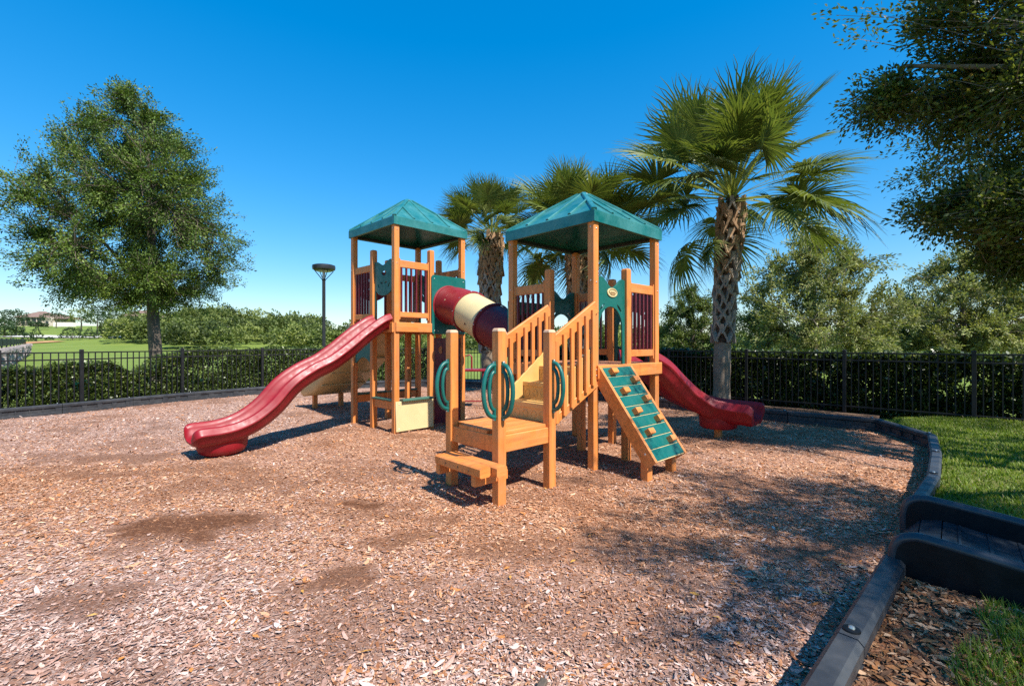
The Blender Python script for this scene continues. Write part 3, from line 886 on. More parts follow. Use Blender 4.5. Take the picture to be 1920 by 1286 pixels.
# moulded steps
SS = empty('staircase', TB.p(-.42, .28, 0), parent=PS); SS['label'] = 'moulded yellow stairs between slatted orange handrails'
b0, b1 = -.03, .57
for k, (a0, a1, z) in enumerate(((-.79, -.52, .785), (-.52, -.26, .97), (-.26, -.04, 1.135))):
    prev = (LZ + .02, .785, .97)[k]
    mb = MB()
    mb.beam(TB.p(a0 - .012, (b0 + b1) / 2, z - .02), TB.p(a1, (b0 + b1) / 2, z - .02), b1 - b0, .04, ch=.014)
    st = mb.build('tread', M['stairyellow'], SS)
    MB().beam(TB.p(a0 + .012, b0, (prev + z) / 2 - .02), TB.p(a0 + .012, b1, (prev + z) / 2 - .02), .024, z - prev, ch=.004).build('riser', M['stairyellow'], SS)
    for j in range(5):
        b = b0 + (b1 - b0) * (j + .5) / 5
        MB().tube([TB.p(a0 + .0, b, (prev + z) / 2 - .025) + (TB.w * math.cos(q) + Vector((0, 0, 1)) * math.sin(q)) * .036 for q in [2 * math.pi * i / 14 for i in range(15)]], .006, 5, False).build('riser_ring', M['stairyellow'], st)
for b in (b0 - .012, b1 + .012):
    panel('stair_side', [[(0, .0), (0, .26), (.04, .31), (.72, .80), (.78, .80), (.78, .44), (.10, -.0)]], TB.p(-.81, b, .555), TB.u, .024, M['stairyellow'], SS)
def stair_rail(bb, a0, a1, za, zb, outs):
    Z = Vector((0, 0, 1))
    rl = MB().beam(TB.p(a0, bb, za - .065), TB.p(a1, bb, zb - .065), .04, .135, ch=.008).build('handrail', M['lumber_h'], SS)
    rl['label'] = 'sloping orange handrail board'
    MB().beam(TB.p(a0, bb, za - .84), TB.p(a1, bb, zb - .90), .04, .085).build('stringer', M['lumber_h'], SS)
    n = 6
    for k in range(n):
        t = (k + .75) / (n + .5); a = a0 + (a1 - a0) * t; zt = za + (zb - za) * t
        MB().beam(TB.p(a, bb + outs * .036, zt - .865), TB.p(a, bb + outs * .036, zt - .055), .03, .05, TB.u, .005).build('baluster', M['lumber'], SS)
stair_rail(-.05, -.79, -.02, 1.42, 1.86, -1)
stair_rail(.625, -.78, -.04, 1.46, 1.86, -1)

# ---- grab handles on the landing posts
def handle(a, b, d, zc):
    c = TB.p(a, b, zc) + d * .048; Z = Vector((0, 0, 1))
    mb = MB()
    for bulge, hh_, r in ((.125, .225, .020), (.060, .165, .017)):
        pts = [c + Z * (hh_ * math.sin(q)) + d * (bulge * math.cos(q) ** .9 + .004 if abs(math.cos(q)) > 1e-6 else .004) for q in [(-.5 + k / 16) * math.pi for k in range(1, 16)]]
        pts = [c - Z * hh_ + d * .0] + pts + [c + Z * hh_ + d * .0]
        mb.tube(pts, r, 9)
    for sg in (-1, 1):
        mb.beam(c + Z * (sg * .15) + d * .008, c + Z * (sg * .255) + d * .008, .034, .018, d, .006)
    o = mb.build('grab_handle', M['green'], PS, True, 45)
    for sg in (-1, 1): bolt(c + Z * (sg * .245) + d * .014, d, o, .012)
    return o
for (a, b), d in ((Lf, -TB.u), (F_, -TB.u), (F_, -TB.w), (Rr, -TB.w)):
    handle(a, b, d, .985)

# ---- climbing ramp with blocks
CR = empty('climbing_ramp', TB.p(.33, -.4, 0), parent=PS); CR['label'] = 'sloping green climbing ramp with orange foot blocks'
rt = Vector((0, 0, 0))
top = (-.065, 1.125); bot = (-.74, .215)
def rp(a, t, lift=0):
    b = top[0] + (bot[0] - top[0]) * t; z = top[1] + (bot[1] - top[1]) * t
    sl = Vector((0, 0, bot[1] - top[1])) + TB.w * (bot[0] - top[0]); sl.normalize()
    nn = TB.u.cross(sl); nn = nn if nn.z > 0 else -nn
    return TB.p(a, b, z) + nn * lift, sl, nn
_, sl, nn = rp(0, 0)
for a in (.035, .645):
    MB().beam(rp(a, .0, -.06)[0], rp(a, 1.01, -.06)[0], .036, .15, nn).build('stringer', M['lumber_h'], CR)
nb = 9
for k in range(nb):
    p0 = rp(.058, (k + .5) / nb, -.008)[0]; p1 = rp(.622, (k + .5) / nb, -.008)[0]
    Lb = math.hypot(top[0] - bot[0], top[1] - bot[1]) / nb
    MB().beam(p0, p1, Lb - .007, .03, nn, .004).build('ramp_board', M['green'], CR)
    MB().beam(rp(.05, (k + 1) / nb, -.014)[0], rp(.63, (k + 1) / nb, -.014)[0], .012, .026, nn, .003).build('joint_strip', M['cream'], CR)
for k in range(8):
    a = .185 if k % 2 == 0 else .50
    p0 = rp(a - .05, (k + .62) / nb, .038)[0]; p1 = rp(a + .05, (k + .62) / nb, .038)[0]
    MB().beam(p0, p1, .062, .062, nn, .006).build('foot_block', M['lumber_h'], CR)
for a in (.10, .60):
    q = TB.p(a, -.60); MB().post(q.x, q.y, -.05, .26, .089, TB.ang, 0).build('ramp_leg', M['lumber'], CR)
MB().disc(rp(.017, .90, -.05)[0], -TB.u, .012, .006, 8).build('bolt', M['bolt'], CR)

# ---- red metal play seat behind the towers
Q = Vector((-.82, 9.85, 0))
RS = empty('metal_stool', Q, 'small red metal stool on thin legs behind the tower', 'stool')
for dx, dy in ((-.24, -.12), (.22, -.12), (-.24, .2), (.22, .2)):
    MB().tube([Q + Vector((dx, dy, -.04)), Q + Vector((dx * .95, dy, .80))], .018, 8).build('leg', M['redmetal'], RS, True, 50)
MB().beam(Q + Vector((-.30, .04, .82)), Q + Vector((.34, .04, .82)), .42, .045, ch=.018).build('seat', M['redmetal'], RS)
MB().tube([Q + Vector((-.24, -.12, .17)), Q + Vector((.22, -.12, .17))], .013, 8).build('crossbar', M['redmetal'], RS, True, 50)
MB().tube([Q + Vector((-.26, .2, .80)), Q + Vector((-.26, .2, 1.1)), Q + Vector((-.10, .2, 1.14)), Q + Vector((-.06, .2, 1.10)), Q + Vector((-.06, .2, .80))], .018, 8).build('backrest', M['redmetal'], RS, True, 50)

# ------------------------------------------------------------------ plastic border
def timber(p, q, parent, z0=-.04, top=.20, w=.095):
    p = Vector((p[0], p[1], 0)); q = Vector((q[0], q[1], 0)); d = (q - p).normalized(); L = (q - p).length
    p = p + d * .004; q = q - d * .004; L -= .008
    Z = Vector((0, 0, 1)); mb = MB()
    def slab(a, b, za, zb, ww, ch=.008):
        mb.beam(p + d * a + Z * ((za + zb) / 2), p + d * b + Z * ((za + zb) / 2), ww, zb - za, ch=ch)
    slab(0, L, z0, .055, w); slab(0, L, .125, top, w, .026); slab(.01, L - .01, .05, .13, w * .5)
    n = 4; e = .09; gap = .17; pitch = (L - 2 * e) / n
    edges = [0]
    for k in range(n):
        c = e + pitch * (k + .5); edges += [c - gap / 2, c + gap / 2]
    edges.append(L)
    for k in range(0, len(edges), 2):
        if edges[k + 1] > edges[k]: slab(edges[k], edges[k + 1], .0545, .1255, w - .001, .002)
    t = mb.build('border_timber', M['black'], parent)
    MB().lathe(p + d * .055 + Z * (top - .002), [(.033, 0), (.031, .009), (.02, .012)], 14).build('stake_cap', M['rampblack'], t, True, 40)
    MB().lathe(p + d * .055 + Z * (top + .0095), [(.013, 0), (.011, .006), (.004, .008)], 10).build('stake_head', M['bolt'], t)
    return t
PBO = empty('playground_border', (-2.9, 14.85, 0), 'black plastic border timbers curving round the mulch', 'border')
for k in range(len(BORDER) - 1): timber(BORDER[k + 1], BORDER[k], PBO)
PB2 = empty('playground_border', (1.36, 1.86, 0), 'thick black plastic border timbers beside the near end of the access ramp', 'border')
for k in range(len(BORDER2) - 1): timber(BORDER2[k + 1], BORDER2[k], PB2, top=.215, w=.105)

# ------------------------------------------------------------------ access ramp
e_ = Vector((.72, -.695, 0)).normalized(); g_ = Vector((.69, .725, 0)).normalized()
A0 = Vector((2.13, 2.55, 0)); B0 = Vector((2.72, 3.17, 0))
AR = empty('access_ramp', (2.7, 2.6, 0), 'black plastic access ramp with raised sides crossing the border', 'ramp')
Zv = Vector((0, 0, 1))
def ramp_wall(P):
    Lr = 1.75
    keys = [(.0, .02, .0), (-.008, .20, .0), (.012, .295, .0), (.07, .335, 0), (.17, .335, 0), (.6, .288, 0), (1.2, .20, 0), (Lr, .10, 0)]
    low = [(x, -.04) for x, z, _ in keys]
    mb = MB()
    prof = [(x, z) for x, z, _ in keys] + [(Lr, -.04), (.0, -.04)]
    n = len(prof); vs = []
    for o in (-.030, .030):
        for x, z in prof: vs.append(P + e_ * x + g_ * o + Zv * z)
    fs = [tuple(range(n)), tuple(reversed(range(n, 2 * n)))] + [(i, (i + 1) % n, n + (i + 1) % n, n + i) for i in range(n)]
    mb.add(vs, fs)
    o = mb.build('side_wall', M['rampblack'], AR)
    lip = [P + e_ * x + Zv * (z + .004) for x, z, _ in keys]
    MB().tube(catmull(lip, 4), .031, 10).build('rounded_lip', M['rampsheen'], o, True, 60)
    return o
ramp_wall(A0); ramp_wall(B0)
mb = MB()
fl = [(.0, .12), (.08, .215), (.18, .235), (1.72, .02)]
for (xa, za), (xb, zb) in zip(fl[:-1], fl[1:]):
    w_ = (B0 - A0).dot(g_) - .06
    c = A0 + g_ * ((B0 - A0).dot(g_) / 2)
    mb.beam(c + e_ * xa + Zv * (za - .02), c + e_ * xb + Zv * (zb - .02), w_, .04, ch=.004)
rf = mb.build('ramp_floor', M['rampsheen'], AR)
for k in range(11):
    x = .26 + k * .13; z = .235 + (x - .18) / 1.54 * (.02 - .235)
    c = A0 + e_ * x + Zv * (z + .002)
    MB().beam(c + g_ * .05, c + g_ * ((B0 - A0).dot(g_) - .05), .016, .012, ch=.004).build('tread_rib', M['rampsheen'], rf)

# ------------------------------------------------------------------ fences
def box_mesh(name, w, d, h, mat):
    mb = MB(); a, b = w / 2, d / 2
    me = bpy.data.meshes.new(name)
    me.from_pydata([(-a, -b, 0), (a, -b, 0), (a, b, 0), (-a, b, 0), (-a, -b, h), (a, -b, h), (a, b, h), (-a, b, h)], [],
                   [(3, 2, 1, 0), (4, 5, 6, 7), (0, 1, 5, 4), (1, 2, 6, 5), (2, 3, 7, 6), (3, 0, 4, 7)])
    me.materials.append(mat); return me
PICK = box_mesh('picket', .017, .017, 1.12, M['iron'])
def fence(posts, root):
    for k, (x, y) in enumerate(posts):
        MB().post(x, y, -.1, 1.265, .062, math.atan2(posts[min(k + 1, len(posts) - 1)][1] - posts[max(k - 1, 0)][1], posts[min(k + 1, len(posts) - 1)][0] - posts[max(k - 1, 0)][0]), .012, .004).build('post', M['iron'], root)
    for (x0, y0), (x1, y1) in zip(posts[:-1], posts[1:]):
        p = Vector((x0, y0, 0)); q = Vector((x1, y1, 0)); d = (q - p).normalized(); L = (q - p).length; ang = math.atan2(d.y, d.x)
        for z in (1.20, 1.055, .14):
            MB().beam(p + d * .03 + Zv * z, q - d * .03 + Zv * z, .028, .028, ch=.003).build('rail', M['iron'], root)
        n = max(1, round(L / .116))
        for k in range(1, n):
            c = p + d * (L * k / n)
            place('picket', PICK, (c.x, c.y, .07), root, (0, 0, ang))
FL = [(-10.35, 7.75), (-9.76, 8.74), (-9.13, 9.75), (-8.32, 11.6), (-7.17, 13.2), (-5.75, 14.6), (-4.05, 15.6), (-2.2, 16.2)]
FR = [(-2.2, 16.2), (.03, 15.5), (1.36, 14.25), (2.69, 12.99), (4.01, 11.73), (5.34, 10.47), (6.66, 9.21), (7.99, 7.95), (9.32, 6.69)]
fl_ = empty('picket_fence', (-8.3, 11.6, 0), 'black metal picket fence in front of the sunlit hedge and fairway', 'fence'); fence(FL, fl_)
fr_ = empty('picket_fence', (5.34, 10.47, 0), 'black metal picket fence in front of the shaded dark hedge behind the palms', 'fence'); fence(FR[:], fr_)

# planting bed of dark soil between the border and the hedge
def resample(poly, n):
    P = np.array(poly, dtype=float); L = np.concatenate([[0], np.cumsum(np.linalg.norm(np.diff(P, axis=0), axis=1))]); t = np.linspace(0, L[-1], n)
    return np.stack([np.interp(t, L, P[:, 0]), np.interp(t, L, P[:, 1])], -1)
bi = resample(BORDER[1:21], 60); bo_ = resample([(-11.6, 7.3), (-10.9, 9.2), (-9.4, 12.2), (-8.1, 14.1), (-6.4, 15.7), (-4.4, 16.9), (-2.1, 17.5), (.7, 16.6), (6.7, 11.0), (7.7, 9.6)], 60)
V = []; Fq = []
for i in range(60):
    for j in range(6):
        c = bi[i] + (bo_[i] - bi[i]) * j / 5; V.append((c[0], c[1], .012 + .03 * (float(fbm(c[0] * 2, c[1] * 2, 93)) - .5)))
for i in range(59):
    for j in range(5):
        k = i * 6 + j; Fq.append((k, k + 1, k + 7, k + 6))
tag(place('planting_bed', np_mesh('planting_bed', V, Fq, M['bedsoil'], True), (0, 0, 0)), 'dark soil bed under the hedges behind the border', 'soil', kind='structure')

# ------------------------------------------------------------------ leaves
def unit(a):
    return a / np.maximum(np.linalg.norm(a, axis=-1, keepdims=True), 1e-9)

def leaf_quads(c, d, L, W, upbias=.5):
    """rhombus leaves: centre c, direction d, length L, width W"""
    n = len(c); d = unit(d)
    r = rng.normal(0, 1, (n, 3)); r[:, 2] += upbias * 2
    side = unit(np.cross(d, r)); nrm = np.cross(side, d)
    L = np.broadcast_to(L, n)[:, None]; W = np.broadcast_to(W, n)[:, None]
    v = np.stack([c - d * L * .5, c - side * W * .5 + d * L * .05 + nrm * W * .15, c + d * L * .5, c + side * W * .5 + d * L * .05 + nrm * W * .15], 1)
    f = np.arange(n * 4, dtype=np.int32).reshape(n, 4)
    return v.reshape(-1, 3), f

def leaves_obj(name, c, d, L, W, mat, tint, parent, up=.5):
    v, f = leaf_quads(c, d, L, W, up)
    org = np.array(wloc(parent)) if parent else np.zeros(3)
    me = np_mesh(name, v - org, f, mat, tint=np.clip(tint, 0, 1))
    return place(name, me, tuple(org), parent)

def poly_points(poly, n):
    P = np.array(poly, dtype=float); seg = np.diff(P, axis=0); L = np.linalg.norm(seg, axis=1); cum = np.concatenate([[0], np.cumsum(L)])
    t = rng.uniform(0, cum[-1], n); k = np.clip(np.searchsorted(cum, t) - 1, 0, len(L) - 1)
    d = seg[k] / L[k][:, None]
    return P[k] + d * (t - cum[k])[:, None], d, t

def hedge(poly, label, hfun, per_m, thick=.38, loc=None, white=.0, tintshift=0, lsz=1.0):
    root = empty('hedge', loc, label, 'hedge')
    tot = sum(math.dist(a, b) for a, b in zip(poly[:-1], poly[1:]))
    n = int(tot * per_m)
    p, d, t = poly_points(poly, n)
    nrm = np.stack([-d[:, 1], d[:, 0]], -1)
    # clumped leaves on short shoots: most near the skin
    u = rng.random(n)
    o = np.sign(rng.uniform(-1, 1, n)) * (1 - rng.random(n) ** 2.0 * .9) * thick
    h = hfun(p[:, 0], p[:, 1]) * (1 + .16 * (fbm(t * 2.3, t * 0 + .5, 71) - .5) + .13 * (vnoise(t * 7, o * 5, 72) - .5))
    z = h * (1 - (1 - u) ** 1.0)
    topside = rng.random(n) < .22
    z = np.where(topside, h + rng.normal(0, .035, n), z); o = np.where(topside, rng.uniform(-1, 1, n) * thick * .9, o)
    bulge = .10 * (fbm(t * 1.7, z * 2.2, 73) - .3)
    x = p[:, 0] + nrm[:, 0] * (o * (1 + bulge * 3)); y = p[:, 1] + nrm[:, 1] * (o * (1 + bulge * 3))
    keep = vnoise(t * 5.5, z * 6 + o * 3, 74) > .22
    c = np.stack([x, y, np.maximum(z, .0) + .0], -1)[keep]
    dd = np.stack([nrm[:, 0] * o, nrm[:, 1] * o, np.full(n, .25)], -1)[keep] + rng.normal(0, .28, (keep.sum(), 3))
    m = len(c)
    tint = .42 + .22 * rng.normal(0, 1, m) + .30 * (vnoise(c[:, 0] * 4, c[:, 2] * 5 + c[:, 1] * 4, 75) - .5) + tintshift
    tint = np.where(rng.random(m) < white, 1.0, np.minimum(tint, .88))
    leaves_obj('foliage', c, dd, lsz * rng.uniform(.045, .085, m), lsz * rng.uniform(.026, .045, m), leaf_hedge, tint, root, .6)
    mb = MB()
    ns = int(tot / .28)
    p, d, t = poly_points(poly, ns)
    for k in range(ns):
        q = Vector((p[k, 0], p[k, 1], -.08)); hh_ = float(hfun(p[k, 0], p[k, 1])) * .85
        j = lambda a: Vector((random.uniform(-a, a), random.uniform(-a, a), 0))
        mb.tube([q, q + j(.08) + Zv * hh_ * .5, q + j(.2) + Zv * hh_], [.014, .010, .005], 4)
        for _ in range(3):
            s0 = q + j(.04) + Zv * hh_ * random.uniform(.2, .6)
            mb.tube([s0, s0 + j(.25) + Zv * .25], [.007, .003], 3)
    tag(mb.build('stems', M['trunk'], root), kind='stuff')
    return root

def offset_line(posts, o):
    P = np.array(posts); out = []
    for i in range(len(P)):
        d = P[min(i + 1, len(P) - 1)] - P[max(i - 1, 0)]; d = d / np.linalg.norm(d)
        out.append(tuple(P[i] + np.array([-d[1], d[0]]) * o))
    return out
def h_left(x, y):
    t = np.asarray(x) / np.asarray(y)
    base = .80 + .10 * smooth(-1.05, -.95, t) - .30 * np.exp(-((t + .83) / .035) ** 2) + .28 * smooth(-.80, -.70, t) + .08 * smooth(-.7, -.6, t)
    return np.clip(base, .42, 1.16)
HL = offset_line(FL, .55); HL[0] = (HL[0][0], HL[0][1])
hedge(HL, 'sunlit leafy green hedge along the fence by the fairway', h_left, 6400, .36, (-8.7, 11.9, 0), .012, .10, 1.15)  # leaf tint raised: sunlit brightness put into the colour
HR = offset_line(FR[1:], .55)
hedge(HR, 'dark clipped hedge in tree shade behind the palms and the curved slide', lambda x, y: np.full(np.shape(x), 1.13), 8800, .42, (5.8, 10.9, 0), .008, -.16, 1.42)  # leaf tint lowered: tree shade also put into the colour

# ------------------------------------------------------------------ palms
def frond_mesh(name, Lp, Lb, droop, seed, nleaf=60, fold=.30, tone=.45):
    rg = np.random.default_rng(seed)
    V = []; Fq = []; T = []
    def strip(pts, ws, side, nrmv, t):
        b = len(V)
        for p, w in zip(pts, ws):
            V.append(p - side * w + nrmv * w * .55); V.append(p); V.append(p + side * w + nrmv * w * .55)
        for i in range(len(pts) - 1):
            a = b + i * 3
            Fq.append((a, a + 1, a + 4, a + 3)); Fq.append((a + 1, a + 2, a + 5, a + 4)); T.extend([t, t])
    # petiole arcs slightly down, runs on into the blade as a curved rib
    npet = 7; pts = []
    for i in range(npet):
        s = i / (npet - 1); pts.append(np.array([Lp * s, 0, .10 * Lp * s - .16 * Lp * s * s]))
    strip(pts, [.028 - .012 * i / (npet - 1) for i in range(npet)], np.array([0, 1., 0]), np.array([0, 0, -.6]), .78)
    hub = pts[-1]
    ax = pts[-1] - pts[-2]; ax /= np.linalg.norm(ax)
    for j in range(nleaf):
        f = (j + .5) / nleaf * 2 - 1
        th = f * R(146) + rg.normal(0, .02)
        rib = .32 * Lb * max(0, math.cos(th * .72)) ** 1.5
        base = hub + ax * rib * .8 + np.array([0, 0, -rib * rib * .9 * (.4 + droop)])
        d = ax * math.cos(th) + np.array([0, 1, 0]) * math.sin(th)
        d = d + np.array([0, 0, fold * (abs(math.sin(th))) - droop * .18 * math.cos(th)])
        d /= np.linalg.norm(d)
        L = Lb * (.72 + .28 * math.cos(th * .8)) * rg.uniform(.9, 1.06)
        side = np.cross(np.array([0, 0, 1.]), d); side /= np.linalg.norm(side); nv = np.cross(d, side)
        n = 6; P = []; Ws = []
        dr = droop * rg.uniform(.75, 1.3)
        for i in range(n):
            s = i / (n - 1); r = L * s
            q = base + d * r + np.array([0, 0, -1]) * (dr * L * .55 * max(0, s - .25) ** 1.8 / .42) + nv * 0 + side * (rg.normal(0, .05) * s * s * L)
            P.append(q); Ws.append([.015, .025, .0235, .017, .0095, .0016][i] * Lb)
        t = tone + rg.normal(0, .13) + (.14 if rg.random() < .05 else 0)
        strip(P, Ws, side, nv, min(.95, t))
    me = np_mesh(name, np.array(V), np.array(Fq), leaf_palm, tint=np.clip(T, 0, 1))
    return me

def boot_mesh():
    mb = MB()
    # stub plus two legs spreading downwards along the trunk (local: x outwards, z up)
    mb.add([(-.01, -.045, .0), (-.01, .045, .0), (.05, .05, .0), (.05, -.05, .0), (.05, -.038, .15), (.05, .038, .15), (.105, .03, .16), (.105, -.03, .16)],
           [(0, 1, 2, 3), (4, 7, 6, 5), (0, 3, 7, 4), (1, 5, 6, 2), (3, 2, 6, 7), (0, 4, 5, 1)])
    for sg in (-1, 1):
        mb.add([(-.03, sg * .108, -.20), (-.03, sg * .134, -.185), (-.02, sg * .034, .05), (-.02, sg * -.010, .03), (.034, sg * .108, -.195), (.034, sg * .128, -.18), (.085, sg * .028, .06), (.085, sg * -.004, .038)],
               [(0, 1, 2, 3), (4, 7, 6, 5), (0, 4, 5, 1), (1, 5, 6, 2), (2, 6, 7, 3), (3, 7, 4, 0)])
    me = bpy.data.meshes.new('leaf_base'); me.from_pydata(mb.v, [], mb.f)
    b = bmesh.new(); b.from_mesh(me); bmesh.ops.recalc_face_normals(b, faces=b.faces[:]); b.to_mesh(me); b.free()
    return me
BOOT_A = boot_mesh(); BOOT_A.materials.append(solid('grey_leaf_base', (.31, .25, .195), .9, .3, 8, .5, 40, .006, dust=(.22, .15, .10), dustamt=.55))
BOOT_B = boot_mesh(); BOOT_B.materials.append(solid('brown_leaf_base', (.32, .19, .10), .9, .35, 8, .5, 40, .006, dust=(.10, .05, .025), dustamt=.7))

FROND = [[frond_mesh('frond', 1.18, .86, dr, 100 + i * 7 + j, 60, fo, to) for j in range(2)] for i, (dr, fo, to) in enumerate(((.12, .36, .50), (.24, .28, .46), (.45, .20, .42), (.85, .10, .38)))]

def palm(x, y, h, r0, label, cscale=1.0, smooth_to=1.0, nf=40, seed=1, lean=(0, 0), singles=True, extra=()):
    rg = np.random.default_rng(seed)
    root = empty('palm_tree', (x, y, 0), label, 'palm tree', 'sabal palms by the fence')
    def axis(z):
        s = z / h; return Vector((x + lean[0] * s * s, y + lean[1] * s * s, z))
    zs = np.linspace(-.1, h, 26)
    mb = MB(); mb.tube([axis(z) for z in zs], [r0 * (1.14 if z < .15 else 1.0) * (1 + .03 * math.sin(z * 9)) * (.92 if z > smooth_to else 1) for z in zs], 20)
    tr = mb.build('trunk', M['palmtrunk'], root, True, 60)
    zs = np.linspace(smooth_to - .05, h + .25, 22)
    MB().tube([axis(z) for z in zs], [r0 * (.97 + (.25 * math.sin((z - h * .62) / (h * .38 + .25) * math.pi) if z > h * .62 else 0)) * (1 if z < h else .7) for z in zs], 18).build('fibre_sleeve', M['palmdark'], root, True, 60)
    # old leaf bases, criss-cross
    rows = int((h - smooth_to + .1) / .17); around = 6
    mbs = MB(); bw = []
    for k in range(rows):
        z = smooth_to + .16 + k * .17
        up = smooth(h * .55, h * .85, z)
        rr = r0 * (.95 + .15 * up)
        for q in range(around):
            a = 2 * math.pi * (q + .5 * (k % 2)) / around + rg.normal(0, .06) + k * .01
            sc = (1.08 + .25 * up) * rg.uniform(.88, 1.15) * (r0 / .2) ** .8
            c = axis(z + rg.normal(0, .02)); pos = c + Vector((math.cos(a), math.sin(a), 0)) * rr
            mt = BOOT_B if rg.random() < up * .9 + .05 else BOOT_A
            if math.sin(a) > .45 and singles: 
                bw.append((mt, pos, a, sc)); continue
            place('leaf_base', mt, pos, tr, (rg.normal(0, .1), -.12 + rg.normal(0, .1), a), (sc, sc, sc))
    top = axis(h)
    for k in range(nf):
        s = (k + .5) / nf
        el = R(82) - R(100) * s ** .9 + rg.normal(0, .16)
        az = k * 2.39996 + rg.normal(0, .2)
        cls = 0 if el > R(45) else 1 if el > R(12) else 2 if el > R(-18) else 3
        me = FROND[cls][int(rg.integers(2))]
        sc = cscale * rg.uniform(.88, 1.12) * (.82 if s < .12 else 1)
        o = place('frond', me, top + Vector((math.cos(az), math.sin(az), 0)) * r0 * .45 + Zv * (.10 + .30 * (1 - s)), root)
        o.rotation_mode = 'XYZ'
        mt = Matrix.Rotation(az, 4, 'Z') @ Matrix.Rotation(-el, 4, 'Y') @ Matrix.Rotation(rg.normal(0, .55), 4, 'X')
        o.rotation_euler = mt.to_euler(); o.scale = (sc, sc, sc)
    for az, el, dz, sc in extra:
        o = place('frond', FROND[3][0], top + Zv * dz, root)
        o.rotation_euler = (Matrix.Rotation(az, 4, 'Z') @ Matrix.Rotation(-el, 4, 'Y')).to_euler(); o.scale = (sc,) * 3
    # flower stalk remains and young spears
    for k in range(3):
        a = rg.uniform(0, 6.28); q = top + Zv * .35
        MB().tube([q, q + Vector((math.cos(a) * .06, math.sin(a) * .06, .5)), q + Vector((math.cos(a) * .18, math.sin(a) * .18, 1.15 * cscale))], [.022, .016, .004], 5).build('spear_leaf', M['spear'], root)
    return root
M['spear'] = solid('young_palm_leaf', (.17, .20, .06), .5, .15, 8)
palm(4.56, 10.0, 4.35, .175, 'tall palm with criss-cross leaf bases standing beside the curved red slide', 1.14, 1.45, 50, 3, (.22, 0), True, ((R(195), R(-40), -.35, .62),))
palm(-.76, 15.0, 4.75, .25, 'palm whose trunk shows between the two teal roofs', .80, 1.2, 44, 5, (.1, 0), True)
palm(1.82, 12.5, 4.05, .20, 'palm half hidden behind the tower with the stairs', 1.0, 1.2, 46, 8, (-.05, 0), True)

